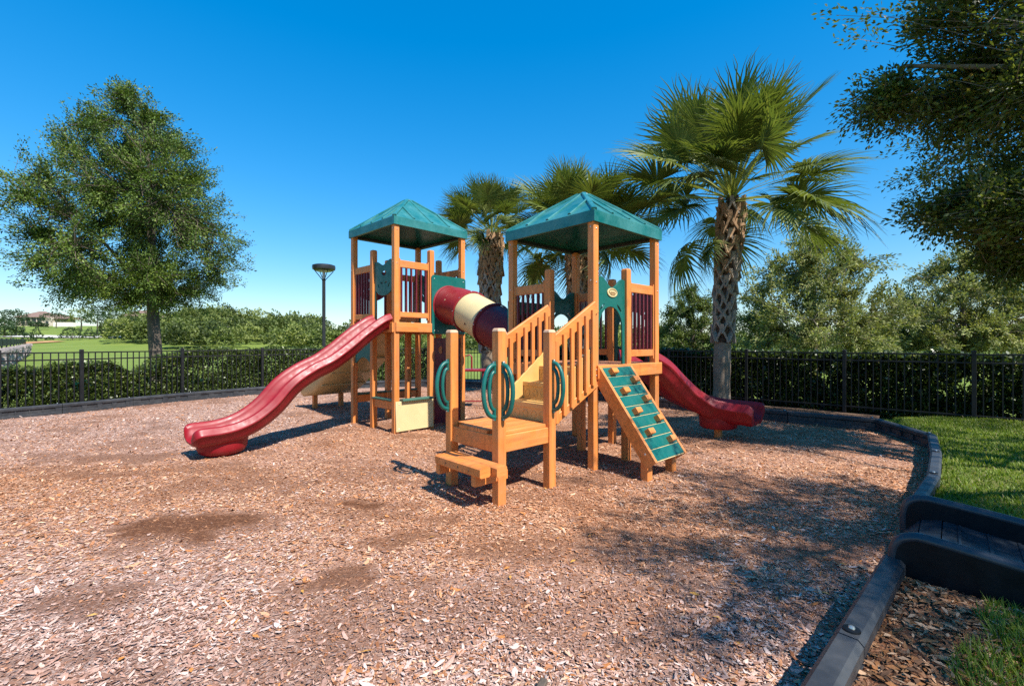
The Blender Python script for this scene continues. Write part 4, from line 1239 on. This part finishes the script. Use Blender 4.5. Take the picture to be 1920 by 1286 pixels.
# ------------------------------------------------------------------ broadleaf trees
def crown_tree(name, label, cat, base, trunk_h, trunk_r, tips, leafmat, barkmat, leaf_l, leaf_w, per_tip, spray, nlimb=9, group=None, seed=1, rise=.5, tonefn=None, twig_r=.006, limb_r=None, flat=.0, axis_top=None, reach=.6):
    """tips: (n,3) world points of the twig ends"""
    rg = np.random.default_rng(seed)
    root = empty(name, base, label, cat, group)
    b = np.array(base, dtype=float); tips = np.asarray(tips, dtype=float)
    top = np.array(axis_top if axis_top is not None else (b[0], b[1], tips[:, 2].max() * .93))
    nz = 14
    def axis(s):
        w = .06 * trunk_h
        return b + (top - b) * s + np.array([math.sin(s * 5 + seed) * w * s, math.cos(s * 4 + seed) * w * s, 0])
    Htot = top[2] - b[2]
    mb = MB()
    ss = np.linspace(0, 1, nz)
    mb.tube([tuple(axis(s)) for s in ss], [trunk_r * (1.35 if s == 0 else 1) * (1 - s) ** .8 + .012 for s in ss], 10)
    trunk = mb.build('trunk', barkmat, root, True, 60)
    # boughs to groups of clusters, limbs to cluster centres, twigs to tips
    def kmeans(P, k):
        c = P[rg.choice(len(P), k, replace=False)].copy()
        for _ in range(5):
            own = ((P[:, None] - c[None]) ** 2).sum(-1).argmin(1)
            for j in range(k):
                if (own == j).any(): c[j] = P[own == j].mean(0)
        return c, own
    cent, own = kmeans(tips, nlimb)
    nmaj = max(4, nlimb // 6)
    maj, mown = kmeans(cent, nmaj)
    lm = MB(); tw_p = []
    s0 = trunk_h / Htot; lr = limb_r or trunk_r * .38
    def bow(a, b_, sag, jit):
        L_ = np.linalg.norm(b_ - a); out = []
        j1, j2 = rg.normal(0, jit, 3) * L_, rg.normal(0, jit, 3) * L_
        for q in np.linspace(0, 1, 7):
            out.append(a + (b_ - a) * q + (j1 * math.sin(q * math.pi) + j2 * math.sin(2 * q * math.pi)) + np.array([0, 0, sag * L_ * math.sin(q * math.pi)]))
        return out
    for g in range(nmaj):
        if not (mown == g).any(): continue
        hz = np.linalg.norm(maj[g][:2] - b[:2])
        st = axis(np.clip((maj[g][2] - b[2] - hz * rise) / Htot, s0, .93))
        bough = bow(st, maj[g], .05, .06)
        lm.tube([tuple(q) for q in bough], [lr * (1 - .75 * q) for q in np.linspace(0, 1, 7)], 6)
        for j in np.where(mown == g)[0]:
            mine = tips[own == j]
            if len(mine) == 0: continue
            st2 = bough[int(rg.integers(3, 7))]
            P = bow(st2, cent[j], -.03, .08)
            lm.tube([tuple(q) for q in P], [lr * .34 * (1 - .75 * q) + .002 for q in np.linspace(0, 1, 7)], 5)
            for q in mine:
                a = P[int(rg.integers(2, 7))]
                dd = q - a; m_ = a + dd * .5 + np.array([0, 0, -.06 * np.linalg.norm(dd)]) + rg.normal(0, .10, 3) * np.linalg.norm(dd)
                lm.tube([tuple(a), tuple(m_), tuple(q)], [twig_r * 1.8, twig_r * 1.2, twig_r * .5], 3, cap=False)
                tw_p.append((a, m_, q))
    lm.build('limbs', barkmat, root, True, 60)
    tw = np.array(tw_p)                                   # (n,3,3)
    n = len(tw) * per_tip
    idx = np.repeat(np.arange(len(tw)), per_tip)
    A, Bm, C = tw[idx, 0], tw[idx, 1], tw[idx, 2]
    ln = np.linalg.norm(C - A, axis=1) + .05
    s = np.clip(1.04 - rg.random(n) * reach / ln, .1, 1.06)
    pos = A * ((1 - s) ** 2)[:, None] + Bm * (2 * s * (1 - s))[:, None] + C * (s ** 2)[:, None]
    dirv = unit(C - Bm)
    sp = spray * (.35 + .65 * rg.random(n))
    offs = unit(rg.normal(0, 1, (n, 3))) * sp[:, None]; offs[:, 2] *= (1 - flat)
    pos = pos + offs
    d = dirv * .8 + offs / np.maximum(spray, 1e-6) * .8 + rg.normal(0, .35, (n, 3))
    tone = .45 + .17 * rg.normal(0, 1, n) + .18 * rg.normal(0, 1, len(tw))[idx]
    if tonefn is not None: tone = tone + tonefn(pos)
    leaves_obj('crown', pos, d, leaf_l * rg.uniform(.7, 1.25, n), leaf_w * rg.uniform(.7, 1.25, n), leafmat, tone, root, .7)
    return root

def shell_tips(n, c, hw, z0, z1, prof, seed, shell=.55, up=.3):
    """points in a crown whose half-width by height is prof((z-z0)/(z1-z0))*hw, mostly near the surface"""
    rg = np.random.default_rng(seed)
    s = rg.random(n * 4)
    pr = prof(s); keep = rg.random(n * 4) < np.clip(pr, .12, 1) ** 1.2; s = s[keep][:n]; pr = pr[keep][:n]
    m = len(s); az = rg.uniform(0, 2 * math.pi, m)
    rad = shell + (1 - shell) * rg.random(m) ** .8
    rad = np.where(rg.random(m) < .28, rg.random(m) * shell, rad)
    bump_ = 1 + .13 * np.sin(az * 3 + s * 9 + seed) + .12 * np.sin(az * 7 - s * 15 + seed * 2) + .09 * rg.normal(0, 1, m)
    r = rad * pr * hw * bump_
    return np.stack([c[0] + r * np.cos(az), c[1] + r * np.sin(az), z0 + (z1 - z0) * s + rg.normal(0, .12, m)], -1)

# the big tree behind the fence
prof = lambda s: np.interp(s, [0, .06, .16, .34, .55, .75, .88, .96, 1], [.45, .78, .96, 1.0, .86, .66, .45, .24, .07])
tips = shell_tips(2600, (-11.55, 14.0), 2.75, 2.35, 9.3, prof, 4)
# sprays that break the outline, pointing out and up
crown_tree('shade_tree', 'large leafy green tree with a dark trunk behind the fence and hedge', 'tree', (-10.75, 14.0, -.08), 2.5, .185, tips, leaf_oak, M['trunk'],
           .072, .035, 74, .16, 40, seed=4, rise=.45, axis_top=(-11.35, 14.0, 8.7), reach=.7, tonefn=lambda p: .16 * smooth(4.2, 2.4, p[:, 2]) + .10 * (vnoise(p[:, 0] * 1.3, p[:, 2] * 1.3, 9) - .5))

# the live oak overhead: trunk stands outside the picture, boughs reach in
rg = np.random.default_rng(12)
LOBES = [((8.0, 1.4, 5.6), (4.9, 4.8, 3.1), 1200), ((4.7, .4, 5.0), (2.3, 1.9, 1.0), 270), ((4.95, 5.6, 4.35), (.95, .7, .50), 150), ((4.25, 5.0, 5.15), (.75, .6, .32), 75),
         ((5.2, 5.2, 2.85), (.80, .7, .36), 110), ((5.55, 5.0, 3.3), (.55, .8, 1.0), 110), ((5.6, 5.0, 4.8), (.85, 1.0, .9), 150), ((6.15, 5.6, 2.35), (.5, .5, .36), 70), ((7.2, 6.6, 4.2), (1.6, 1.2, 1.6), 170), ((5.35, 5.1, 3.9), (.5, .7, .5), 80), ((5.1, 5.2, 5.35), (1.1, .7, .45), 110), ((6.3, 5.6, 3.4), (.9, .9, 1.0), 110)]
tp_ = []
for c_, r_, n_ in LOBES:
    q = unit(rg.normal(0, 1, (n_, 3))) * (rg.random(n_) ** (1 / 3 if r_[0] < 3 else 1 / 6))[:, None]
    tp_.append(np.array(c_) + q * np.array(r_))
tp_ = np.concatenate(tp_)
fx = tp_[:, 0] - .46 * tp_[:, 2]; fy = tp_[:, 1] + .66 * tp_[:, 2]          # crown thinned by shadow footprint so sun reaches lawn, mulch and climbing ramp
gap = (((fx - 5.1) / 1.25) ** 2 + ((fy - 4.9) / 1.1) ** 2 < 1) | (((fx - 3.5) / 1.6) ** 2 + ((fy - 5.7) / .6) ** 2 < 1) | (fx < .9) | ((fx < 2.1) & (fy > 4.4))
keep = (tp_[:, 2] > 1.9) & ~(gap & (rg.random(len(tp_)) < .92)) & ((vnoise(tp_[:, 0] * .8, tp_[:, 1] * .8 + tp_[:, 2] * .9, 15) > .30) | (np.arange(len(tp_)) > 1200))
tp_ = tp_[keep]
crown_tree('live_oak', 'live oak whose dark leafy boughs hang in from outside the picture', 'tree', (9.2, 1.2, -.05), 2.6, .30, tp_, leaf_over, M['trunk_light'],
           .062, .029, 70, .17, 60, seed=12, rise=.35, twig_r=.0045, limb_r=.09, axis_top=(8.3, 1.9, 7.6), reach=.5)

# feathery trees beyond the shaded fence
fp = lambda s: np.interp(s, [0, .1, .3, .55, .8, .93, 1], [.75, .95, 1.0, .82, .55, .28, .10])
for (x, y, hw, z1, lab, sd, n_) in ((16.4, 25.0, 4.2, 7.9, 'tall feathery olive green tree behind the fence beside the palm trunk', 31, 1000),
                                    (25.0, 25.5, 4.0, 6.9, 'wide feathery olive tree at the end of the shaded fence', 32, 1000),
                                    (12.2, 31.0, 2.6, 5.6, 'smaller green tree seen just behind the tall palm trunk', 33, 420)):
    tips = shell_tips(n_, (x, y), hw, .6, z1, fp, sd)
    crown_tree('feathery_tree', lab, 'tree', (x, y, -.1), .8, .20, tips, leaf_feather if sd != 33 else leaf_wood, M['trunk'], .185, .068, 60, .24, 26, 'trees beyond the shaded fence', sd, .8, twig_r=.010, reach=1.1)

# ------------------------------------------------------------------ far woodland
def blob_leaves(cx, cy, z0, rx, rz, n, rgx, leaf):
    d = unit(rgx.normal(0, 1, (n, 3))); d[:, 2] = np.abs(d[:, 2]) * 1.0 - .25
    d = unit(d)
    lump = 1 + .18 * np.sin(d[:, 0] * 6 + cx) * np.sin(d[:, 1] * 5 + cy) + .15 * np.sin(d[:, 2] * 8 + cx * 2)
    r = lump * (.80 + .22 * rgx.random(n))
    c = np.stack([cx + d[:, 0] * rx * r, cy + d[:, 1] * rx * r, z0 + rz * .38 + d[:, 2] * rz * .62 * r], -1)
    dd = d + rgx.normal(0, .6, (n, 3))
    return c, dd

rg = np.random.default_rng(77)
Cc = []; Dd = []; Tt = []; Ll = []
spots = []
# a band of trees from behind the big tree round to behind the palms
def add_wood(l0, l1, y0, y1, n, h0, h1):
    for _ in range(n):
        y = rg.uniform(y0, y1); lat = rg.uniform(l0, l1); spots.append((lat * y, y, rg.uniform(h0, h1)))
add_wood(-.86, -.70, 92, 112, 18, 4.0, 6.0)
add_wood(-.76, -.40, 78, 92, 26, 3.0, 5.0); add_wood(-.76, -.40, 92, 120, 44, 4.0, 6.4); add_wood(-.72, -.42, 118, 150, 40, 5.5, 7.5)
add_wood(-.42, .30, 66, 82, 36, 3.0, 4.6); add_wood(-.45, .32, 82, 120, 44, 4.0, 5.8)
add_wood(.28, 1.35, 50, 84, 64, 2.4, 4.2)
for (x, y, hh_) in spots:
    rx = hh_ * rg.uniform(.42, .66); n_ = int(760 * (hh_ / 6)); z0 = float(gz(x, y)) - .2
    c, dd = blob_leaves(x, y, z0, rx, hh_, n_, rg, .4)
    Cc.append(c); Dd.append(dd); Tt.append(.45 + rg.normal(0, .24) + rg.normal(0, .12, n_)); Ll.append(np.full(n_, .52 * (y / 90) ** .5))
Cc = np.concatenate(Cc); Dd = np.concatenate(Dd); Tt = np.concatenate(Tt); Ll = np.concatenate(Ll)
v, f = leaf_quads(Cc, Dd, Ll * rg.uniform(.7, 1.3, len(Ll)), Ll * .62, .6)
tag(place('woodland', np_mesh('woodland', v, f, leaf_wood, tint=np.clip(Tt, 0, 1)), (0, 0, 0)), 'green wooded hillside beyond the fairway', 'woodland', kind='stuff')

# single trees and shrubs on the far slope
def small_tree(name, label, cat, x, y, hh_, rx, n_, mat, trunk=True, leafl=.4, tone=.45, group=None):
    z0 = float(gz(x, y)) - .1
    root = empty(name, (x, y, z0), label, cat, group)
    zc = z0 + (hh_ * .22 if trunk else -.1)
    c, dd = blob_leaves(x, y, zc, rx, hh_ - (zc - z0), n_, rg, leafl)
    leaves_obj('crown', c, dd, leafl * rg.uniform(.7, 1.3, n_), leafl * .6, mat, tone + rg.normal(0, .16, n_), root, .6)
    MB().tube([(x, y, z0 - .2), (x + .1, y, z0 + hh_ * .3), (x, y, z0 + hh_ * .6)], [hh_ * .03, hh_ * .024, hh_ * .01], 6).build('trunk', M['trunk'], root)
    return root
def at(px, Y): return (px - 960) / 862 * Y
G = 'shrubs along the pale path'
small_tree('round_shrub', 'large round dark shrub beside the pale path', 'shrub', at(135, 104), 104, 2.9, 1.9, 900, leaf_shrub, False, .30, .35, G)
small_tree('round_shrub', 'narrow upright shrub between the round shrub and the dark tree', 'shrub', at(168, 106), 106, 2.6, .95, 420, leaf_shrub, False, .28, .42, G)
small_tree('round_shrub', 'shrub under the dark tree by the path', 'shrub', at(191, 108), 108, 2.3, 1.4, 500, leaf_shrub, False, .28, .45, G)
small_tree('round_shrub', 'pale shrub at the end of the path planting', 'shrub', at(209, 108), 108, 1.9, 1.1, 420, leaf_shrub, False, .28, .6, G)
small_tree('round_shrub', 'low flat shrub in front of the path', 'shrub', at(93, 104), 104, .9, .9, 260, leaf_shrub, False, .25, .3, G)
small_tree('round_shrub', 'small conical shrub beside the orange soil', 'shrub', at(68, 100), 100, 2.9, .95, 420, leaf_shrub, False, .28, .3, G)
small_tree('round_shrub', 'squat shrub next to the conical one', 'shrub', at(53, 98), 98, 2.0, 1.1, 420, leaf_shrub, False, .28, .3, G)
small_tree('round_shrub', 'bright green bush below the dark wood edge', 'shrub', at(249, 98), 98, 2.4, 1.7, 600, leaf_wood, False, .3, .75, G)
G2 = 'trees on the far slope'
for px, Y, hh_, rx, mat, tone, lab in ((8, 112, 7.2, 3.6, leaf_shrub, .25, 'dark tree at the picture edge below the house'), (30, 116, 6.4, 2.8, leaf_shrub, .28, 'dark tree just beside the house'),
                                       (-8, 104, 5.6, 3.4, leaf_shrub, .3, 'dark tree cut by the picture edge above the terrace'), (20, 100, 3.4, 2.4, leaf_shrub, .3, 'low dark tree at the edge of the upper terrace'),
                                       (105, 150, 5.2, 4.2, leaf_shrub, .3, 'spreading dark tree between the house and the pale wall'), (152, 132, 7.2, 2.8, leaf_wood, .7, 'yellow green tree in front of the pale wall'),
                                       (182, 122, 7.0, 2.9, leaf_shrub, .35, 'blue green tree above the path shrubs'), (205, 140, 6.4, 2.8, leaf_shrub, .3, 'dark tree between the two pale walls'),
                                       (225, 150, 6.4, 3.4, leaf_wood, .55, 'olive tree behind the second pale wall'), (72, 138, 2.6, 2.0, leaf_shrub, .3, 'small dark bushy tree below the house'),
                                       (250, 150, 6.0, 3.4, leaf_wood, .4, 'green tree by the distant tiled roof'), (262, 110, 5.2, 3.4, leaf_shrub, .3, 'dark rounded tree left of the big trunk')):
    small_tree('far_tree', lab, 'tree', at(px, Y), Y, hh_, rx, 900, mat, True, .42, tone, G2)

# ------------------------------------------------------------------ far house, walls, path
def house(px, Y, wdt, dep, wall_h, roof_h, label, porch=True):
    x = at(px, Y); z = float(gz(x, Y)) - .3
    root = empty('house', (x, Y, z), label, 'house')
    def bx(name, x0, x1, y0, y1, z0, z1, mat, par=root):
        return MB().beam((x + (x0 + x1) / 2, Y + y0, z + (z0 + z1) / 2), (x + (x0 + x1) / 2, Y + y1, z + (z0 + z1) / 2), x1 - x0, z1 - z0, ch=.01).build(name, mat, par)
    wl_ = bx('wall', -wdt / 2, wdt / 2, 0, dep, 0, wall_h, M['stucco'])
    def hip(x0, x1, y0, y1, z0, h_):
        rx = (y1 - y0) / 2 * .95
        vs = [(x + x0, Y + y0, z + z0), (x + x1, Y + y0, z + z0), (x + x1, Y + y1, z + z0), (x + x0, Y + y1, z + z0), (x + x0 + rx, Y + (y0 + y1) / 2, z + z0 + h_), (x + x1 - rx, Y + (y0 + y1) / 2, z + z0 + h_)]
        return MB().add(vs, [(0, 1, 5, 4), (1, 2, 5), (2, 3, 4, 5), (3, 0, 4), (3, 2, 1, 0)]).build('roof', M['rooftile'], root)
    hip(-wdt / 2 - .8, wdt / 2 - 2.2, -.8, dep + .6, wall_h, roof_h)
    hip(wdt / 2 - 7, wdt / 2 + 3.2, .4, dep + 1.5, wall_h - .5, roof_h * .8)
    if porch:
        bx('porch_opening', -wdt / 2 + 1.6, wdt / 2 - 3.6, -.06, .2, .9, wall_h - .25, M['darkglass'])
        for k in range(5):
            c = -wdt / 2 + 1.6 + (wdt - 5.2) * k / 4
            bx('porch_column', c - .14, c + .14, -.25, .02, 0, wall_h, M['stucco'])
        bx('porch_rail', -wdt / 2 + 1.4, wdt / 2 - 3.4, -.16, -.08, .9, 1.15, M['stucco'])
        w = bx('window', wdt / 2 - 2.6, wdt / 2 - 1.2, -.05, .1, 1.0, 2.4, M['palewall']); bx('pane', wdt / 2 - 2.5, wdt / 2 - 1.3, -.08, .1, 1.1, 2.3, M['darkglass'], w)
    return root
house(64, 172, 13.5, 9, 3.6, 2.5, 'distant tan house with a brown hipped roof and dark porch')
house(262, 185, 16, 9, 4.2, 2.6, 'distant house whose tiled roof peeps out under the big tree', True)
def yard_wall(px0, px1, Y, h_, label):
    x0, x1 = at(px0, Y), at(px1, Y); z = float(min(gz(x0, Y), gz(x1, Y)))
    tag(MB().beam((x0, Y, z + h_ / 2 - .4), (x1, Y, z + h_ / 2 - .4), .3, h_ + .8, ch=.02).build('yard_wall', M['palewall']), label, 'wall', 'pale yard walls')
yard_wall(100, 142, 160, 1.5, 'pale yard wall below the distant house')
yard_wall(196, 236, 158, 1.5, 'pale yard wall under the crown of the big tree')

# path and soil patch draped on the slope
def drape(name, pts, wdt, mat, label, cat, lift=.06):
    V = []; Fq = []
    P = [Vector((a, b, 0)) for a, b in pts]; P = catmull(P, 10)
    for i, q in enumerate(P):
        t = (P[min(i + 1, len(P) - 1)] - P[max(i - 1, 0)]).normalized(); n_ = Vector((-t.y, t.x, 0))
        for sg in (-1, -.33, .33, 1):
            c = q + n_ * sg * wdt / 2; V.append((c.x, c.y, float(gz(c.x, c.y)) + lift))
    for i in range(len(P) - 1):
        for j in range(3):
            a = i * 4 + j; Fq.append((a, a + 1, a + 5, a + 4))
    return tag(place(name, np_mesh(name, V, Fq, mat), (0, 0, 0)), label, cat, kind='structure')
drape('path', [(at(20, 114), 114), (at(75, 113), 113), (at(130, 111), 111), (at(190, 112), 112), (at(245, 110), 110)], 5.5, M['path'], 'pale concrete path crossing the fairway slope', 'path', .18)
drape('soil_patch', [(at(46, 96), 97), (at(62, 96), 96), (at(86, 95), 95)], 7, M['sandy'], 'bare orange soil at the end of the stone wall', 'soil', .15)

# ------------------------------------------------------------------ stone retaining wall with terrace
SW = empty('stone_wall', (-40, 37, 0), 'rough rubble retaining wall at the edge of the upper terrace', 'wall')
rg = np.random.default_rng(5)
STN = []
for k in range(5):
    b = bmesh.new(); bmesh.ops.create_icosphere(b, subdivisions=1, radius=.5)
    for q in b.verts: q.co = Vector((q.co.x * 1.0, q.co.y * .7, q.co.z * .75)) * float(rg.uniform(.82, 1.15))
    me = bpy.data.meshes.new('stone'); b.to_mesh(me); b.free(); me.materials.append(M['stone']); STN.append(me)
w0 = np.array([-26.0, 22.8]); w1 = np.array([-63.5, 60.0]); wd = (w1 - w0) / np.linalg.norm(w1 - w0); wlen = np.linalg.norm(w1 - w0)
core = MB(); core.beam((w0[0], w0[1], .42), (w1[0], w1[1], .55), .5, 1.1); core.build('wall_core', M['stone'], SW)
nst = 62
for row in range(3):
    for k in range(nst):
        t = (k + .5 * (row % 2) + rg.normal(0, .08)) / nst * wlen; c = w0 + wd * t
        sc = wlen / nst * rg.uniform(.9, 1.25)
        place('stone', STN[int(rg.integers(5))], (c[0] + .22, c[1] + .22, .12 + row * .36 + .20 * t / wlen), SW, (rg.uniform(-.3, .3), rg.uniform(-.3, .3), math.atan2(wd[1], wd[0]) + rg.normal(0, .3)), (sc, sc * .8, sc * .85))
def terr(X, Y):
    return X
V = []; Fq = []
nd = np.array([-wd[1], wd[0]]); nd = nd if nd[0] < 0 else -nd
na, nb_ = 30, 12
for i in range(na):
    for j in range(nb_):
        c = w0 + wd * wlen * i / (na - 1) * 1.05 + nd * (j * 3.2 + .1); V.append((c[0], c[1], 1.08 + .22 * i / na + (j * 3.2) * .045))
for i in range(na - 1):
    for j in range(nb_ - 1):
        a = i * nb_ + j; Fq.append((a, a + 1, a + nb_ + 1, a + nb_))
tag(place('terrace', np_mesh('terrace', V, Fq, M['fairway'], True), (0, 0, 0)), 'raised grass terrace above the rubble wall', 'grass', kind='structure')
LF = empty('screen_fence', (-40, 37, 1), 'low dark screen fence along the top of the rubble wall', 'fence')
MB().beam((w0[0], w0[1], 1.38), (w1[0], w1[1], 1.62), .05, .46).build('screen', M['iron'], LF)
for k in range(12):
    c = w0 + wd * wlen * k / 11; MB().post(c[0], c[1], .9, 1.68 + .22 * k / 11, .08, .8, .01).build('post', M['iron'], LF)

# ------------------------------------------------------------------ lamp post
lx, ly = -6.55, 16.0
LP = empty('lamp_post', (lx, ly, -.06), 'dark lamp post with a shallow round head behind the fence', 'lamp post')
MB().tube([(lx, ly, -.1), (lx, ly, 3.55), (lx, ly, 3.62)], [.062, .055, .075], 14).build('pole', M['lampdark'], LP, True, 40)
for k in range(4):
    a = math.pi / 4 + k * math.pi / 2; dx, dy = math.cos(a), math.sin(a)
    MB().tube([(lx + dx * .04, ly + dy * .04, 3.58), (lx + dx * .34, ly + dy * .34, 3.92)], .014, 6).build('arm', M['lampdark'], LP)
MB().tube([(lx, ly, 3.6), (lx, ly, 3.94)], .05, 12).build('lamp_tube', M['lampglass'], LP, True, 40)
hd = MB().lathe((lx, ly, 3.90), [(.27, 0), (.37, .05), (.385, .12), (.375, .19), (.30, .215), (.0001, .225)], 28).build('lamp_head', M['lampdark'], LP, True, 40)
MB().lathe((lx, ly, 3.885), [(.24, 0), (.25, .012), (.0001, .014)], 24).build('lens', M['lampglass'], hd, True, 40)

# ------------------------------------------------------------------ grass blades, leaf litter
def blades(n, xr, yr, hmin, hmax, wdt, maskfn):
    x = rng.uniform(*xr, n); y = rng.uniform(*yr, n)
    k = in_poly(x, y, LAWN_POLY) & maskfn(x, y); x, y = x[k], y[k]; n = len(x)
    z = lawn_z(x, y) - .005
    h_ = rng.uniform(hmin, hmax, n) * (.6 + .8 * fbm(x * 2, y * 2, 81)); th = rng.uniform(0, 2 * np.pi, n); lean = rng.uniform(.1, .9, n) * h_
    dx, dy = np.cos(th), np.sin(th); sx, sy = -dy * wdt / 2, dx * wdt / 2
    b0 = np.stack([x - sx, y - sy, z], -1); b1 = np.stack([x + sx, y + sy, z], -1)
    m1 = np.stack([x + dx * lean * .35 + sx * .8, y + dy * lean * .35 + sy * .8, z + h_ * .6], -1); m0 = np.stack([x + dx * lean * .35 - sx * .8, y + dy * lean * .35 - sy * .8, z + h_ * .6], -1)
    t1 = np.stack([x + dx * lean + sx * .1, y + dy * lean + sy * .1, z + h_], -1); t0 = np.stack([x + dx * lean - sx * .1, y + dy * lean - sy * .1, z + h_], -1)
    V = np.stack([b0, b1, m1, m0, t1, t0], 1).reshape(-1, 3); i = np.arange(n)[:, None] * 6
    Fq = np.stack([i + np.array([[0, 1, 2, 3]]), i + np.array([[3, 2, 4, 5]])], 1).reshape(-1, 4)
    tn = .5 + .16 * rng.normal(0, 1, n) + .9 * (fbm(x * 1.4, y * 1.4, 82) - .5); tn = np.where(rng.random(n) < .05, 1.0, np.clip(tn, 0, .9))
    return V, Fq, np.repeat(tn, 2)
litter = lambda x, y: fbm(x * 2.2, y * 2.2, 83)
ramp_clear = lambda x, y: ~(((x - 2.13) * .725 - (y - 2.55) * .69 > -1e9) & (((x - 2.13) * .69 + (y - 2.55) * .725) > -.05) & (((x - 2.13) * .69 + (y - 2.55) * .725) < .90) & ((x - 2.13) * .72 - (y - 2.55) * .695 > -.2) & ((x - 2.13) * .72 - (y - 2.55) * .695 < 1.8))
bare = lambda x, y: smooth(.62, .22, np.abs((x - 1.78) * .69 - (y - 2.22) * .725 - .0)) 
near_b = lambda x, y: (x - 1.36) * .672 - (y - 1.86) * .74          # distance outwards from the near border
pa = blades(46000, (1.5, 3.6), (1.0, 2.9), .025, .065, .006, lambda x, y: ramp_clear(x, y) & ((near_b(x, y) + .5 * (litter(x, y) - .5)) > .42))
pb = blades(100000, (3.0, 9.0), (2.2, 8.6), .02, .05, .0095, lambda x, y: ramp_clear(x, y) & (x < y * 1.25 + .3) & ((x + y) < 16.2))
V = np.concatenate([pa[0], pb[0]]); Fq = np.concatenate([pa[1], pb[1] + len(pa[0])]); Tn = np.concatenate([pa[2], pb[2]])
tag(place('grass_blades', np_mesh('grass_blades', V, Fq, leaf_grass, tint=Tn), (0, 0, 0)), 'short sunny green grass blades on the lawn strip', 'grass', kind='stuff')

# brown mulch strip and leaf litter outside the near border
V = []; Fq = []; m_ = 90
bd0 = Vector((-.3, .39, 0)); bd1 = Vector((2.2, 2.62, 0)); dn = (bd1 - bd0).normalized(); on = Vector((dn.y, -dn.x, 0))
for i in range(m_ + 1):
    c = bd0.lerp(bd1, i / m_)
    wd_ = .42 + .34 * (float(fbm(c.x * 3, c.y * 3, 91)) - .4)
    for j in range(5):
        q = c + on * (.03 + wd_ * j / 4); V.append((q.x, q.y, float(lawn_z(q.x, q.y)) + (.010 if j < 4 else -.012)))
for i in range(m_):
    for j in range(4):
        k = i * 5 + j; Fq.append((k, k + 1, k + 6, k + 5))
me = np_mesh('mulch_strip', V, Fq, M['mulch'], True)
at_ = me.attributes.new('damp', 'FLOAT', 'POINT'); at_.data.foreach_set('value', np.full(len(V), .75, dtype=np.float32))
at_ = me.attributes.new('grey', 'FLOAT', 'POINT'); at_.data.foreach_set('value', np.full(len(V), .2, dtype=np.float32))
tag(place('mulch_strip', me, (0, 0, 0)), 'brown strip of mulch between the near border and the grass', 'mulch', kind='structure')
n = 16000
x = rng.uniform(1.0, 3.2, n); y = rng.uniform(.9, 2.85, n)
k = in_poly(x, y, LAWN_POLY) & ramp_clear(x, y) & (rng.random(n) < smooth(.75, .30, near_b(x, y) + .3 * (litter(x, y) - .5))); x, y = x[k], y[k]; n = len(x)
c = np.stack([x, y, lawn_z(x, y) + .010 + rng.uniform(.002, .022, n)], -1)
d = np.stack([rng.normal(0, 1, n), rng.normal(0, 1, n), rng.normal(0, .22, n)], -1)
ll = np.exp(rng.normal(math.log(.032), .4, n))
v, f = leaf_quads(c, d, ll, np.minimum(ll * rng.uniform(.2, .55, n), .022), 2.0)
pal = np.array([(.24, .12, .055), (.16, .08, .042), (.36, .20, .11), (.11, .06, .035), (.44, .28, .17), (.30, .13, .05)])
tag(place('leaf_litter', np_mesh('leaf_litter', v, f, M['chips'], rgb=pal[rng.integers(0, 6, n)]), (0, 0, 0)), 'brown fallen leaves and bark lying outside the near border', 'leaf litter', kind='stuff')
# a few fallen yellow leaves on the mulch
n = 46
y = rng.uniform(1.7, 4.5, n); x = rng.uniform(-1, 1, n) * y
k = in_poly(x, y, MULCH_POLY); x, y = x[k], y[k]; n = len(x)
c = np.stack([x, y, mulch_z(x, y) + .016], -1); d = np.stack([rng.normal(0, 1, n), rng.normal(0, 1, n), rng.normal(0, .1, n)], -1)
v, f = leaf_quads(c, d, rng.uniform(.035, .06, n), rng.uniform(.014, .024, n), 3.0)
tag(place('fallen_leaves', np_mesh('fallen_leaves', v, f, M['chips'], rgb=np.array([(.55, .27, .06), (.60, .34, .10), (.50, .20, .05)])[rng.integers(0, 3, n)]), (0, 0, 0)), 'scattered yellow fallen leaves on the mulch', 'fallen leaves', kind='stuff')
# dark bark strip by the bottom of the picture
tag(MB().beam((.02, 1.62, .03), (.13, 1.85, .045), .03, .018, ch=.004).build('bark_strip', M['trunk']), 'dark strip of bark lying on the mulch at the bottom edge', 'bark')
